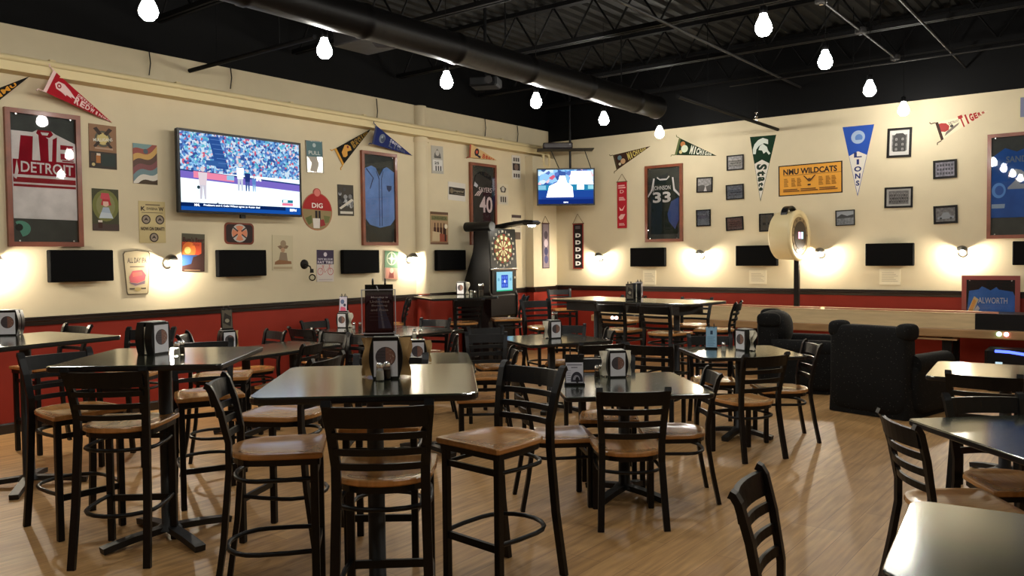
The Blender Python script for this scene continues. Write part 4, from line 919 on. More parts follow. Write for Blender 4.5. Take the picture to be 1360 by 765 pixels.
def spart(w, L, h):
    g = C(206, 214, 204); w.flat([(L*x, h*y) for x, y in ((.06, .4), (.03, .0), (.06, -.35), (.12, -.62), (.2, -.74), (.27, -.7), (.27, -.5), (.2, -.46), (.15, -.28), (.11, .1), (.13, .42))], .0024, g)
    w.flat([(L*x, h*y) for x, y in ((.12, .02), (.15, -.2), (.21, -.3), (.22, -.02), (.27, .1), (.24, .3), (.29, .5), (.27, .62), (.22, .42), (.17, .34))], .0026, g)
DGN = C(20, 48, 30, .9)
def pen_down(q, label, field, ops): 
    (l, r, tp) = q; return pennant('B', r, l, tp, label, field, None, D(*ops))
pen_down(((996, 182), (1031, 179), (1010, 268)), 'dark green and white pennant pointing down, lettered State under a plumed helmet', DGN, (('white_field', chev), ('emblem', spart), ('lettering', lambda w, L, h: letters(w, 'State', L, h, .42, .84, .75, .003, C(24, 44, 30), 0, .03))))
def lion(w, L, h):
    w.flat(circ(L*.16, 0, h*.44), .0022, C(150, 170, 196)); w.flat(circ(L*.17, h*.05, h*.24), .0025, C(86, 120, 176)); w.flat([(L*.2, -h*.4), (L*.24, -h*.1), (L*.24, h*.2), (L*.2, h*.3)], .0028, C(150, 170, 196))
def stack(w, L, h):
    for k, ch in enumerate('LIONS'): x = L*(.41+.1*k); s_ = min(L*.085, h*(1-x/L)*.95); put_text(w, ch, x, 0, s_*(1.25 if ch != 'I' else .4), L*.075, .003, C(34, 46, 104), R(90), .04)
pen_down(((1119, 169), (1161, 165), (1139, 261)), 'blue and white pennant pointing down, lettered LIONS', C(40, 76, 160, .9), (('white_field', chev), ('emblem', lion), ('lettering', stack)))
def tig(w, L, h): w.flat([(L*x, h*y) for x, y in ((.04, .75), (.05, -.1), (.12, -.3), (.2, -.25), (.24, .1), (.2, .5), (.12, .7))], .002, C(150, 44, 40)); w.flat([(L*x, h*y) for x, y in ((.08, -.7), (.14, -.35), (.3, -.1), (.44, .05), (.4, -.15), (.24, -.45))], .0022, C(110, 100, 90)); w.flat(circ(L*.28, 0, h*.16), .0024, C(70, 66, 60))
pennant('B', (1242, 163), (1250, 187), (1312, 147), 'cream pennant lettered TIGERS in red, upper right of the back wall', C(216, 206, 176, .9), C(60, 44, 36, .9), D(('emblem', tig), ('lettering', lambda w, L, h: (letters(w, 'TIGERS', L, h, .44, .94, 1.25, .0024, C(156, 36, 36), .08, .04), letters(w, 'DETROIT', L, h, .24, .44, .2, .0024, C(110, 100, 90), .45)))))

# --- framed photographs on the back wall
def photo(q, label, tone, mode, fm=DARKF, fw=.018, mat_w=0, wall='B'):
    P = Pic(wall, q, .004, True); P.root('framed_photo', label, 'framed photo', 'framed photographs'); P.frame(fw, .018, fm)
    P.mb.flat([(-P.W/2+.004, -P.H/2+.004), (P.W/2-.004, -P.H/2+.004), (P.W/2-.004, P.H/2-.004), (-P.W/2+.004, P.H/2-.004)], .003, C(200, 196, 190) if mat_w else C(*tone)); P.z = .0035
    i = .07+mat_w; ph = mat('photo_grain_%d' % tone[0], srgb(*tone), .5, var=.45, scale=28); P.rect(i, i*1.2, 1-i, 1-i*1.2, ph)
    lt, dk, md = C(*[min(235, int(c*1.35)) for c in tone]), C(*[int(c*.6) for c in tone]), C(*[int(c*.85) for c in tone])
    if mode == 'team':
        for r in range(3):
            for k in range(8): x = .2+.085*k+.02*(r % 2); y = .32+.15*r; P.disc(x, y+.06, .02, lt); P.rect(x-.028, y-.06, x+.028, y+.035, md if (r*3+k*5) % 4 else dk)
    elif mode == 'view': P.poly([(i, .45), (.4, .5), (.6, .4), (1-i, .52), (1-i, i*1.2), (i, i*1.2)], dk).poly([(.45, i*1.2), (.65, i*1.2), (.55, .45)], lt)
    elif mode == 'man': P.poly([(.3, .1), (.7, .1), (.66, .5), (.74, .86), (.64, .88), (.54, .6), (.4, .62), (.3, .86), (.26, .8), (.36, .5)], lt).disc(.5, .68, .09, lt)
    elif mode == 'pair':
        for x in (.34, .68): P.rect(x-.1, .42, x+.1, .74, lt).rect(x-.09, .12, x-.02, .42, lt).rect(x+.02, .12, x+.09, .42, lt).disc(x, .82, .08, lt).rect(x-.1, .36, x+.1, .5, dk)
    elif mode == 'tab': P.poly([(.24, .2), (.76, .2), (.76, .72), (.64, .82), (.36, .82), (.24, .72)], dk); [P.text(c_, x, y, .1, .09, lt) for c_, x, y in (('8', .37, .62), ('8', .63, .62), ('8', .37, .44), ('8', .63, .44), ('8', .37, .28), ('8', .63, .28))]
    elif mode == 'car': P.poly([(.15, .36), (.3, .42), (.42, .62), (.62, .62), (.7, .44), (.86, .4), (.84, .28), (.16, .26)], lt).disc(.3, .3, .05, dk).disc(.72, .3, .05, dk)
    elif mode == 'grid':
        for r in range(3):
            for k in range(6): P.rect(.16+.12*k, .22+.22*r, .24+.12*k, .34+.22*r, dk)
    elif mode == 'water': P.rect(i, .55, 1-i, 1-i*1.2, lt).poly([(i, .55), (.3, .75), (.6, .62), (1-i, .7), (1-i, .5), (i, .46)], dk)
    P.part('print'); P.pane(fw, .014)
photo([(925, 236), (946, 235), (947, 255), (926, 256)], 'small framed grey landscape photo, upper of two right of jersey 33', (150, 146, 144), 'view')
photo([(924, 279), (944, 278), (944, 300), (926, 301)], 'small framed photo of a leaping player, lower of two right of jersey 33', (70, 68, 68), 'man')
photo([(965, 207), (988, 205), (988, 225), (966, 227)], 'framed pale team photo, top of the column left of the State pennant', (150, 146, 136), 'team')
photo([(964, 246), (988, 244), (988, 264), (965, 266)], 'framed dark grey photo, middle of the column left of the State pennant', (96, 102, 112), 'team')
photo([(964, 289), (987, 287), (988, 305), (965, 307)], 'framed brown-toned photo, bottom of the column left of the State pennant', (92, 62, 54), 'team')
photo([(1008, 284), (1028, 283), (1028, 307), (1009, 308)], 'framed dark photo of two standing figures below the State pennant', (58, 50, 42), 'pair')
photo([(1178, 171), (1211, 169), (1211, 208), (1179, 210)], 'dark framed print of two rounded columns right of the LIONS pennant', (110, 108, 104), 'tab', mat_w=.12, fw=.03)
photo([(1175, 249), (1212, 248), (1213, 275), (1175, 277)], 'wide dark-framed team photo with pale mount below the print with two columns', (120, 116, 114), 'team', mat_w=.08, fw=.025)
photo([(1110, 280), (1135, 278), (1136, 299), (1110, 300)], 'small thin-framed grey lake photo right of the round scoreboard', (140, 142, 144), 'water', fw=.01)
photo([(1239, 214), (1271, 211), (1271, 236), (1240, 238)], 'black-framed pale chart print, upper of two below the TIGERS pennant', (176, 172, 184), 'grid', fw=.028)
photo([(1240, 274), (1272, 272), (1272, 296), (1240, 298)], 'black-framed grey car photo, lower of two below the TIGERS pennant', (120, 122, 126), 'car', fw=.028)

# --- banners
GOLD = C(222, 158, 62, .8)
P = Pic('B', [(1034, 221), (1119, 213), (1119, 256), (1034, 261)], .0014, True); P.root('banner', 'gold rectangular banner reading NMU WILDCATS with a black edge', 'banner')
P.sheet(C(38, 26, 22)); P.rect(.02, .035, .98, .965, GOLD); P.part('cloth')
k_ = C(44, 30, 24); b_ = C(150, 102, 34); P.z = .003
P.text('NMU WILDCATS', .5, .78, .84, .19, k_, 0, .035); P.lines(.08, .98, .655, .69, 1, C(120, 80, 34)); P.part('lettering')
P.z = .003
for x0 in (.09, .21, .3, .64, .75, .84): P.lines(x0, x0+.07, .3, .58, 6, b_, .6)
for x0, x1 in ((.08, .34), (.36, .63), (.65, .93)): P.lines(x0, x1, .13, .24, 2, C(110, 72, 30), .6)
P.poly([(.4, .62), (.42, .62), (.5, .45), (.48, .44)], k_).poly([(.6, .63), (.58, .63), (.5, .46), (.52, .44)], k_).rect(.47, .3, .52, .35, k_).poly([(.46, .5), (.5, .42), (.54, .5), (.5, .54)], C(90, 60, 30)); P.part('small_print')
def vbanner(wall, q, apex, label, edge, field, marks):
    P = Pic(wall, q, .012); P.root('vertical_banner', label, 'banner', 'hanging vertical banners'); P.sheet(edge); P.rect(.1, .02, .9, .98, field) if edge != field else None; P.part('cloth')
    P.z = .003; marks(P); P.part('lettering')
    a = wall_pt(wall, *apex, .012); l = P.M.inverted() @ a
    MB().tube([(-P.W/2, P.H/2, 0), (l.x, l.y, 0), (P.W/2, P.H/2, 0)], .004, C(96, 70, 50), 6).build('hanging_cord', P.t); MB().tube([(-P.W/2-.01, P.H/2, 0), (P.W/2+.01, P.H/2, 0)], .008, C(96, 60, 40), 6).build('rod', P.t)
def m_old(P):
    for k in range(5): P.text('D', .5, .8-.155*k-.06, .5, .09, C(226, 222, 220), 0, .05)
    P.rect(.25, .88, .7, .95, C(90, 84, 88))
vbanner('B', quad(761, 297, 775, 357), (767, 284), 'narrow black banner with red edge and white blackletter, under the corner television', C(140, 40, 34), C(22, 14, 16), m_old)
def m_red(P):
    g = C(226, 178, 172); P.lines(.12, .88, .86, .95, 2, g, .6); P.text('D', .5, .79, .4, .07, g); P.lines(.2, .85, .6, .68, 3, g, .6); P.poly([(.2, .46), (.5, .4), (.85, .5), (.6, .38), (.3, .38)], g); P.poly([(.15, .24), (.4, .3), (.85, .3), (.6, .2), (.3, .18)], g); P.lines(.2, .8, .06, .12, 2, g, .5)
vbanner('B', [(820, 242), (832.5, 241), (832.5, 303), (819.5, 303)], (826, 231), 'narrow red vertical banner left of the number 33 jersey', C(172, 30, 42), C(172, 30, 42), m_red)
def m_gry(P):
    for k, c_ in enumerate(((70, 60, 70), (196, 180, 190), (56, 56, 90), (70, 70, 110))): P.disc(.5, .74-.18*k, .28, C(*c_), .34)
vbanner('C', [(720, 296), (729, 297), (730, 357), (721, 356)], (724, 287), 'narrow grey vertical banner on the corner pier', C(74, 60, 66), C(130, 116, 122), m_gry)

# --- posters and signs, left wall
def poster(q, label, base, draw, name='poster', cat='poster', wall='L', th=.004, grp='posters on the left wall', rough=.45):
    P = Pic(wall, q, .003, True); P.sheet(C(*base, rough), th); draw(P); return P.single(name, label, cat, grp)
def p1(P): P.disc(.5, .68, .3, C(86, 84, 70)).disc(.5, .68, .22, C(186, 168, 110)).poly([(.15, .9), (.28, .94), (.85, .5), (.78, .46)], C(60, 48, 40)).poly([(.85, .9), (.72, .94), (.15, .5), (.22, .46)], C(60, 48, 40)).disc(.5, .68, .18, C(196, 180, 120)); P.text('MULLIGANS', .5, .66, .7, .07, C(216, 216, 206), 6).rect(0, 0, 1, .38, C(58, 52, 46)).rect(.44, .06, .94, .34, C(48, 58, 54)).rect(.24, .12, .4, .3, C(170, 110, 60)).rect(.26, .29, .4, .34, C(214, 200, 180)).rect(.05, .15, .2, .34, C(80, 62, 50)).rect(.2, .44, .86, .48, C(170, 140, 116)).disc(.14, .08, .06, C(190, 170, 120))
poster([(118, 164), (154, 168), (155, 226), (118, 222)], 'brown tin sign with a round crest and pint glass, right of the DETROIT jersey', (136, 100, 70), p1)
def p2(P):
    cs = [(206, 200, 186), (120, 150, 150), (150, 84, 76), (200, 160, 96), (96, 74, 66), (130, 84, 84), (112, 136, 140), (214, 208, 196), (74, 60, 44)]
    for k, c_ in enumerate(cs):
        f = lambda x, o: o+.34*x+.09*math.sin(x*5.2+o*2)
        y1 = 1.0-.15*k+.08; top = [(x/10, min(1, max(0, f(x/10, y1)))) for x in range(11)]; P.poly(top+[(1, 0), (0, 0)] if top[-1][1] > 0 or top[0][1] > 0 else [(0, 0), (1, 0), (1, .01)], C(*c_))
    P.disc(.52, .82, .1, C(86, 96, 104))
poster([(176, 190), (208, 193), (209, 246), (177, 243)], 'poster of wavy brown, blue and orange bands left of the big television', (150, 110, 100), p2)
def p3(P): P.disc(.5, .6, .5, C(110, 112, 60), .6).disc(.5, .6, .36, C(128, 128, 84), .46).poly([(.28, .36), (.72, .36), (.62, .56), (.4, .56)], C(160, 174, 190)).poly([(.24, .3), (.78, .3), (.7, .42), (.32, .44)], C(186, 196, 204)).disc(.5, .66, .13, C(214, 176, 160)).poly([(.32, .62), (.38, .76), (.64, .76), (.72, .62), (.62, .6), (.6, .7), (.4, .7), (.4, .6)], C(170, 48, 52)).poly([(.3, .76), (.68, .74), (.62, .9), (.34, .9)], C(190, 74, 84)).rect(0, 0, 1, .16, C(70, 56, 50)).rect(.2, .06, .36, .24, C(60, 34, 24)).rect(.2, .2, .36, .25, C(206, 196, 180))
poster([(122, 250), (157, 252), (158, 307), (123, 306)], 'dark green poster of a figure in a tall red hat, above the first black panel', (62, 62, 38), p3)
def p4(P):
    k = C(58, 46, 40); P.lines(.25, .8, .9, .95, 1, C(120, 104, 80), .6); P.text('K', .16, .82, .17, .1, k, 0, .04).text('W', .84, .82, .2, .1, k, 0, .04).text('EWEENA', .5, .82, .42, .06, k, 0, .02).lines(.1, .9, .72, .76, 1, k, .3)
    for x, y in ((.26, .56), (.78, .56), (.54, .13)): P.disc(x, y, .17, k).disc(x, y, .13, C(150, 136, 120)).poly([(x-.09, y-.03), (x, y+.05), (x+.09, y-.03), (x, y-.01)], k)
    P.text('NOW ON DRAFT!', .5, .34, .9, .085, k, 0, .03)
poster([(184, 267), (219, 268), (220, 323), (185, 322)], 'tan poster reading NOW ON DRAFT! left of the big television', (196, 178, 128), p4)
def p5(P): P.rect(0, .76, 1, 1, C(86, 82, 66)).rect(0, .4, .85, .78, C(196, 78, 48)).disc(.3, .56, .3, C(240, 130, 60), .34).disc(.24, .56, .14, C(255, 214, 120)).poly([(0, .44), (.9, .44), (.6, .2), (0, .12)], C(44, 70, 110)).poly([(0, .3), (.6, .4), (.9, .5), (1, .6), (1, 0), (0, 0)], C(60, 38, 34)).poly([(0, .42), (.5, .42), (.4, .2), (0, .14)], C(48, 80, 130)).rect(.1, .02, .8, .04, C(150, 120, 90)); P.text("Bum's Beer", .5, .84, .92, .13, C(70, 28, 24), 0, .02).text('now on tap', .6, .7, .3, .05, C(120, 40, 36))
poster([(241, 310), (271, 311), (272, 361), (242, 360)], "sunset poster lettered Bum's Beer below the big television", (74, 46, 38), p5)
P = Pic('L', [(298, 295), (337, 297), (337, 325), (298, 324)], .004, True); P.root('metal_sign', 'small rounded black sign with an orange maltese cross under the big television', 'sign')
P.mb.prism(rrect(P.W, P.H, .05), -.004, .004, C(120, 60, 42)); P.part('border'); P.mb.prism(rrect(P.W-.04, P.H-.04, .04), .003, .006, C(46, 32, 30)); P.part('field')
P.z = .0065; P.disc(.5, .52, .27, C(180, 178, 172))
for a in range(4):
    c_, s_ = math.cos(R(45*0+90*a)), math.sin(R(90*a)); q = [(.05, -.05), (.3, -.17), (.34, 0), (.3, .17), (.05, .05)]; P.poly([(.5+(x*c_-y*s_)*.78, .52+(x*s_+y*c_)*1.05) for x, y in q], C(206, 130, 96))
for s_ in (1, -1): P.poly([(.5-.26*s_, .3), (.5-.22*s_, .27), (.5+.26*s_, .78), (.5+.22*s_, .82)], C(60, 48, 46))
P.disc(.5, .52, .08, C(214, 140, 104)); P.part('emblem')
P = Pic('L', [(164, 333), (200, 333), (196, 391), (168, 391)], .006); P.root('glass_shaped_sign', 'beer glass shaped tin sign lettered ALL DAY IPA', 'sign'); a, b = P.W*.56, P.H/2
ol = [(-a*.74, -b), (a*.74, -b), (a*.8, -b*.9), (a, b*.86), (a*.9, b*.97), (0, b*1.04), (-a*.9, b*.97), (-a, b*.86), (-a*.8, -b*.9)]
P.mb.prism(ol, -.004, .003, C(84, 74, 56)); P.part('edge'); P.mb.flat([(x*.94, y*.96) for x, y in ol], .0034, C(164, 150, 118)); P.z = .0035
P.text('ALL DAY IPA', .5, .78, .8, .12, C(84, 74, 64), 0, .03).lines(.2, .8, .62, .68, 1, C(104, 90, 76)).poly([(.16, .4), (.3, .54), (.7, .56), (.86, .44), (.8, .32), (.5, .26), (.2, .28)], C(170, 78, 84)).poly([(.3, .5), (.68, .52), (.72, .44), (.3, .4)], C(196, 96, 84)).poly([(.12, .28), (.5, .25), (.82, .32), (.8, .24), (.4, .2)], C(110, 90, 100)).rect(.16, .12, .84, .15, C(60, 50, 36)).disc(.5, .12, .14, C(150, 132, 84), .08); P.part('print')
P = Pic('L', [(406, 186), (428, 188), (429, 230), (407, 229)], .006, True); P.root('mirror_sign', 'small silver mirror sign with a teal top right of the big television', 'sign')
P.sheet(mat('silver_mirror', (.45, .44, .4), .2, .9), .004); P.part('mirror_face'); P.z = .0042; P.rect(.02, .5, .98, .98, C(84, 116, 120)).disc(.5, .86, .1, C(176, 190, 190)).poly([(.1, .5), (.3, .3), (.2, .05), (.6, .02), (.75, .3), (.6, .5)], C(176, 170, 158)); P.text('PULL', .5, .62, .7, .12, C(206, 212, 206)); P.part('print'); P.frame(.006, .008, mat('dull_metal_edge', (.2, .19, .17), .5, .6))
P = Pic('L', [(401, 256), (441, 256), (441, 306), (401, 306)], .006); P.root('oval_sign', 'oval red sign lettered DIG over a garden picture', 'sign'); a, b = P.W/2, P.H/2
P.mb.prism(circ(0, 0, a, b, 32), -.004, .003, C(176, 110, 80)); P.mb.prism(circ(0, b*1.0, a*.26, a*.24, 18), -.004, .003, C(170, 80, 66)); P.part('board'); P.z = .0034
P.mb.flat(circ(0, 0, a*.96, b*.96, 32), .0034, C(146, 128, 88)); P.mb.flat([(a*.96*math.cos(R(x)), b*.96*math.sin(R(x))) for x in range(3, 178, 5)], .0038, C(166, 34, 34)); P.z = .004
P.disc(.5, 1.0, .1, C(214, 120, 110)).text('DIG', .5, .66, .36, .13, C(236, 226, 216), 0, .02).rect(.42, .28, .5, .52, C(40, 30, 30)).rect(.53, .26, .6, .52, C(40, 30, 30)).poly([(.36, .06), (.56, .06), (.58, .32), (.34, .32)], C(214, 206, 196)).poly([(.58, .1), (.76, .14), (.7, .3), (.58, .28)], C(150, 50, 50)).poly([(.1, .32), (.3, .4), (.32, .2), (.2, .14)], C(96, 104, 56)).poly([(.7, .4), (.92, .38), (.86, .22), (.74, .2)], C(110, 112, 66)); P.part('print')
def p6(P):
    for k in range(26): x, y = random.random(), .25+.65*random.random(); P.disc(min(.88, max(.12, x)), y, .06+.06*random.random(), C(*[random.choice((40, 66, 120, 150, 176))]*3))
    P.poly([(.05, .25), (.15, .2), (.95, .5), (.85, .56)], C(206, 200, 186)).rect(.1, .06, .9, .14, C(206, 200, 186))
poster([(448, 245), (470, 246), (469, 287), (449, 286)], 'black and white poster of a crowd left of the pale blue jersey', (62, 56, 46), p6)
def p7(P): P.poly([(.24, .68), (.5, .74), (.78, .7), (.7, .62), (.36, .6)], C(128, 104, 80)).disc(.52, .76, .14, C(150, 130, 104)).disc(.5, .58, .1, C(176, 140, 110)).poly([(.28, .24), (.74, .24), (.68, .5), (.38, .52)], C(136, 118, 98)).poly([(.1, .16), (.92, .18), (.9, .26), (.3, .3), (.12, .24)], C(136, 96, 64)).rect(.05, .04, .95, .1, C(170, 150, 120))
poster([(361, 312), (389, 313), (389, 359), (362, 359)], 'pale faded poster of a seated figure in a broad hat', (196, 184, 152), p7)
def p8(P):
    P.rect(0, .55, 1, 1, C(62, 52, 74)).disc(.5, .86, .1, C(206, 196, 206)); P.text('NEW BELGIUM', .5, .71, .84, .06, C(206, 200, 210)).text('FAT TIRE', .5, .61, .9, .08, C(214, 206, 212), 0, .03)
    r = C(190, 80, 80)
    for x in (.2, .8):
        q = P.p(x, .32); P.mb.rings([[(q[0]+.17*P.W*k*math.cos(2*PI*i/20), q[1]+.17*P.W*k*math.sin(2*PI*i/20), P.z+.0006) for i in range(20)] for k in (1, .84)], r, False)
    P.up(); P.up()
    for a_, b_ in (((.2, .32), (.46, .3)), ((.46, .3), (.74, .46)), ((.34, .47), (.74, .47)), ((.46, .3), (.34, .5)), ((.2, .32), (.36, .46)), ((.8, .32), (.72, .52))):
        d = .012; P.poly([(a_[0]-d, a_[1]-d), (a_[0]+d, a_[1]-d), (b_[0]+d, b_[1]+d), (b_[0]-d, b_[1]+d)], r)
    P.rect(.28, .49, .42, .51, r).rect(.68, .52, .82, .535, r).rect(.1, .06, .9, .075, C(150, 140, 140))
poster([(420, 332), (442, 332), (444, 374), (421, 374)], 'poster of a red bicycle under a dark band right of the unlit wall lamp', (206, 196, 188), p8)
def p9(P): P.rect(0, .42, 1, 1, C(54, 104, 62)).disc(.5, .74, .36, C(160, 176, 140)).disc(.5, .74, .3, C(54, 96, 60)).poly([(.5, 1.0), (.58, .78), (.8, .74), (.58, .7), (.5, .5), (.42, .7), (.2, .74), (.42, .78)], C(190, 190, 160)).rect(.1, .03, .95, .4, C(190, 130, 110)).poly([(.3, .06), (.7, .06), (.64, .36), (.4, .36)], C(120, 50, 44)).disc(.52, .32, .14, C(214, 170, 150))
poster([(510, 333), (528, 334), (529, 372), (511, 371)], 'green and red poster left of the wall lamp by the round column', (150, 130, 110), p9)
def p10(P): P.rect(.1, .1, .92, .5, C(206, 204, 200)).poly([(.2, .6), (.8, .6), (.75, .72), (.5, .9), (.25, .72)], C(96, 94, 92)).disc(.5, .74, .16, C(176, 172, 166)).rect(.22, .56, .8, .6, C(70, 68, 66)).text('25', .42, .38, .4, .1, C(50, 48, 48), 0, .03).rect(.3, .1, .4, .28, C(60, 58, 58)).rect(.5, .1, .6, .28, C(60, 58, 58)).rect(.7, .1, .8, .28, C(60, 58, 58))
poster([(573, 193), (589, 195), (588, 231), (573, 230)], 'grey and white poster right of the round column', (170, 166, 156), p10)
def p11(P): P.rect(.04, .3, .96, .72, C(44, 38, 30)).disc(.2, .52, .1, C(110, 96, 76)).text('Imperial', .6, .52, .56, .16, C(150, 140, 120)).lines(.35, .9, .36, .42, 1, C(110, 100, 84))
poster([(595, 241), (618, 244), (618, 268), (595, 265)], 'small white sign with a black label left of the number 40 jersey', (206, 200, 190), p11)
def p12(P):
    P.rect(0, .92, 1, 1, C(96, 70, 50)).rect(.04, .74, .96, .88, C(120, 116, 74)).text('LONG-NECK', .5, .81, .8, .08, C(66, 66, 44)).rect(0, 0, 1, .06, C(120, 90, 70))
    for k in range(4): x = .24+.17*k; P.rect(x-.06, .3, x+.06, .52, C(70, 40, 30)).rect(x-.025, .5, x+.025, .66, C(70, 40, 30))
    P.poly([(.08, .1), (.5, .1), (.56, .36), (.1, .4)], C(196, 176, 140)).poly([(.5, .08), (.92, .08), (.92, .3), (.5, .34)], C(150, 80, 60)).rect(.78, .1, .86, .56, C(50, 36, 30)).disc(.86, .56, .09, C(240, 226, 196))
poster([(571, 281), (595, 282), (595, 325), (572, 324)], 'brown poster of dark bottles above the fourth black panel', (170, 140, 104), p12)
def p13(P): P.rect(.08, .05, .92, .46, C(196, 190, 176)).poly([(.3, .6), (.7, .6), (.8, .8), (.5, .92), (.2, .8)], C(84, 78, 70)).disc(.5, .76, .14, C(190, 184, 170)); [P.rect(x-.06, .14, x+.06, .4, C(60, 54, 50)) for x in (.3, .5, .7)]
poster([(661, 244), (675, 245), (675, 273), (661, 272)], 'small cream sign with a crest and three bottles right of the number 40 jersey', (206, 196, 170), p13)
def p14(P):
    P.rect(.06, .36, .94, .66, C(52, 44, 44)).disc(.5, .5, .24, C(120, 100, 90))
    for y in (.12, .8):
        for x in (.24, .5, .76): P.rect(x-.09, y-.06, x+.09, y+.1, C(80, 76, 74))
poster([(680, 206), (691, 207), (691, 238), (680, 237)], 'white poster with six dark figures above the dart machine', (206, 202, 194), p14)
poster([(679, 285), (692, 286), (692, 318), (680, 318)], 'small pale notice behind the lamp of the dart machine', (200, 190, 170), lambda P: P.rect(0, .88, 1, 1, C(70, 56, 56)).lines(.1, .9, .5, .8, 4, C(150, 140, 126)).rect(.1, .0, .9, .3, C(90, 76, 66)))
# notices on the back wall
for q, lab in (((854, 359, 871, 378), 'under the panel below jersey 33'), ((995, 359, 1018, 377), 'under the panel left of the round scoreboard'), ((1168, 357, 1196, 378), 'under the panel between the right-hand wall lamps')):
    P = Pic('B', quad(*q), .003); P.sheet(C(222, 212, 184), .004); P.lines(.12, .88, .2, .85, 6, C(176, 164, 140), .3); P.single('paper_notice', 'white paper notice '+lab, 'notice', 'paper notices')
P = Pic('B', [(1352, 158), (1392, 150), (1392, 122), (1364, 128)], .02); 
P = Pic('B', quad(1353, 126, 1392, 156), .01); P.sheet(C(206, 196, 160), .006); P.rect(.06, .06, .94, .94, C(70, 76, 110)); P.poly([(.06, .06), (.5, .06), (.3, .94), (.06, .94)], C(120, 124, 150)); P.single('picture', 'dark blue picture cut by the upper right edge of the photo', 'picture')

# ------------------------------------------------------------------ dart machine
t = thing('dart_machine', 'tall black electronic dart machine with lit board and screen against the left wall', 'dart machine', (-A, 10.02, 0), 0, None)
BKC = mat('black_cabinet', (.0025, .0023, .0025), .4, spec=.25)
w = MB(); prof = [(.02, 0), (.56, 0), (.56, .62), (.62, .72), (.62, 1.02), (.585, 1.1), (.585, 1.42), (.6, 1.45), (.57, 2.06), (.36, 2.08), (.3, 2.0), (.26, 1.7), (.12, 1.35), (.02, 1.1)]
for y0, y1 in ((-.34, -.31), (.31, .34)): w.rings([[(x, y0, z) for x, z in prof], [(x, y1, z) for x, z in prof]], BKC)
w.rings([[(x-(.015 if 0 < i < 9 else 0), -.31, z) for i, (x, z) in enumerate(prof)], [(x-(.015 if 0 < i < 9 else 0), .31, z) for i, (x, z) in enumerate(prof)]], BKC); w.build('cabinet', t)
FM = Matrix(((0, 0, 1, .602), (1, 0, 0, 0), (0, 1, 0, 0), (0, 0, 0, 1)))       # front plane: local x -> +y, y -> z
def front(x): m = FM.copy(); m[0][3] = x; return m
w = MB(); w.M = front(.588) @ Matrix.Rotation(R(-3), 4, 'X') ; bz = 1.76
w.M = Matrix(((0, -.05, 1, .592), (1, 0, 0, 0), (0, 1, .05, 1.755), (0, 0, 0, 1)))
db = MB(); db.M = w.M.copy()
w.box((0, 0, -.01), (.64, .62, .02), mat('dark_olive_panel', (.008, .009, .007), .4, spec=.3)); w.build('board_panel', t)
CRMB = mat('ivory_segments', srgb(236, 222, 170), .5); BRN = C(120, 90, 50); 
db.flat(circ(0, 0, .235, n=40), .002, C(52, 40, 24)); 
for k in range(20):
    a0, a1 = 360/20*k+.8, 360/20*(k+1)-.8; cc = CRMB if k % 2 else BRN; c2 = C(150, 44, 34) if k % 2 == 0 else C(70, 96, 50)
    for r0, r1, m in ((.03, .12, cc), (.125, .145, c2), (.15, .205, cc), (.21, .228, c2)):
        P = [(r0*math.cos(R(a0)), r0*math.sin(R(a0))), (r1*math.cos(R(a0)), r1*math.sin(R(a0))), (r1*math.cos(R(a1)), r1*math.sin(R(a1))), (r0*math.cos(R(a1)), r0*math.sin(R(a1)))]; db.flat(P, .004, m)
db.flat(circ(0, 0, .026), .004, C(160, 50, 40)); b_ = db.build('dartboard', t)
w = MB(); w.M = db.M.copy()
for k, nn in enumerate((20, 1, 18, 4, 13, 6, 10, 15, 2, 17, 3, 19, 7, 16, 8, 11, 14, 9, 12, 5)):
    a = R(90-18*k); put_text(w, str(nn), .272*math.cos(a), .272*math.sin(a), None, .036, .003, C(236, 230, 210), 0, .03)
w.build('numbers', b_)
w = MB().tube([(.6, -.33, 1.435), (.62, -.3, 1.44), (.62, .3, 1.44), (.6, .33, 1.435)], .02, CHROME, 8); w.build('dart_rail', t)
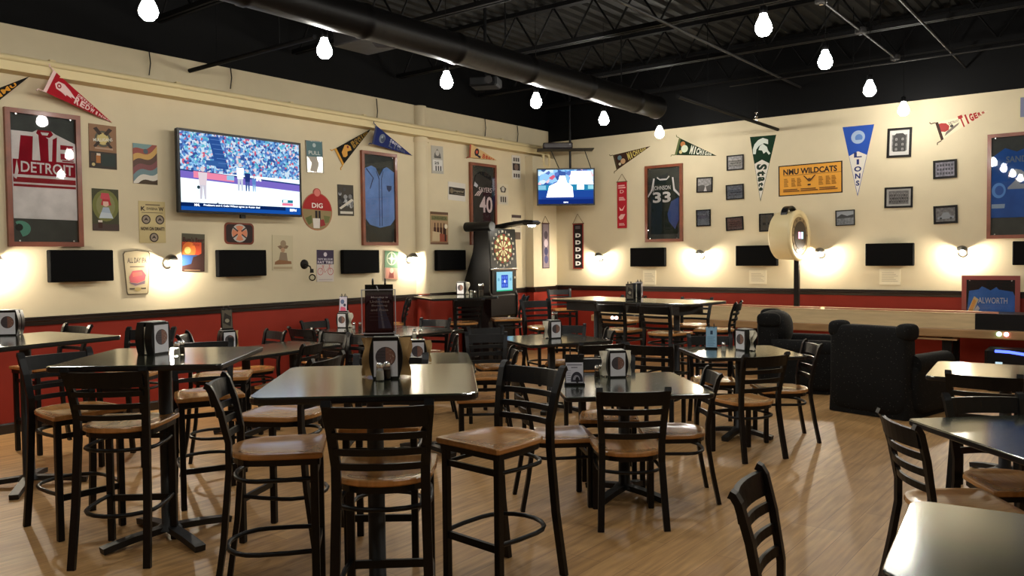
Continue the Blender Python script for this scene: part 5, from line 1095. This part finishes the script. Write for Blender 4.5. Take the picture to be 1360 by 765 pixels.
w = MB(); w.M = Matrix(((0, 0, 1, .60), (1, 0, 0, 0), (0, 1, 0, 1.24), (0, 0, 0, 1))); w.box((0, 0, -.01), (.58, .36, .03), BKC); w.build('screen_surround', t)
w = MB(); w.M = Matrix(((0, 0, 1, .6165), (1, 0, 0, -.0), (0, 1, 0, 1.245), (0, 0, 0, 1)))
w.flat(quad(-.2, -.15, .2, .15), 0, G(150, 206, 226)); w.flat(quad(-.085, -.1, .085, .1), .001, G(50, 76, 180))
for i in range(3):
    for j in range(3): w.flat(quad(-.07+.05*i, -.082+.06*j, -.034+.05*i, -.04+.06*j), .0015, G(90, 120, 220))
w.flat(quad(-.2, -.15, .2, -.132), .001, G(60, 190, 150)); put_text(w, '4', 0, 0, None, .05, .002, G(230, 240, 250)); w.flat(circ(-.15, .03, .025), .001, G(110, 170, 200)); w.flat(circ(.15, .03, .025), .001, G(110, 170, 200)); w.build('screen', t)
w = MB().box((.59, .27, 1.3), (.05, .02, .03), C(230, 220, 200)).box((.57, .12, .72), (.02, .16, .24), BLKPL).box((.585, .14, .68), (.01, .05, .06), C(214, 206, 170)); w.build('coin_door', t)
w = MB(); w.tube([(.1, -.3, 2.1), (.62, -.3, 2.1)], .075, BLKPL, 16); w.build('cabinet_cap', t)
w = MB().strip([(.3, .22, 2.1), (.6, .22, 2.14), (.95, .22, 2.17)], .24, .05, BLKPL, Vector((0, 1, 0))); w.box((.98, .22, 2.15), (.22, .26, .07), BLKPL, bev=.03); hd = w.build('lamp_arm', t)
w = MB(); w.M = Matrix.Translation((.99, .22, 2.1125)) @ Matrix.Rotation(R(0), 4, 'Y'); w.lathe([(.06, .0), (.05, -.02), (.005, -.028)], glow('dart_lamp', (1, .95, .82), 110), 14); w.build('lamp_lens', hd)

# ------------------------------------------------------------------ render look
wd = bpy.data.worlds.new('dim_room'); SC.world = wd; wd.use_nodes = True; wd.node_tree.nodes['Background'].inputs[0].default_value = (.02, .018, .014, 1)
SC.view_settings.view_transform = 'Standard'; SC.view_settings.look = 'None'; SC.view_settings.exposure = 0.0; SC.view_settings.gamma = 1; SC.view_settings.use_curve_mapping = False
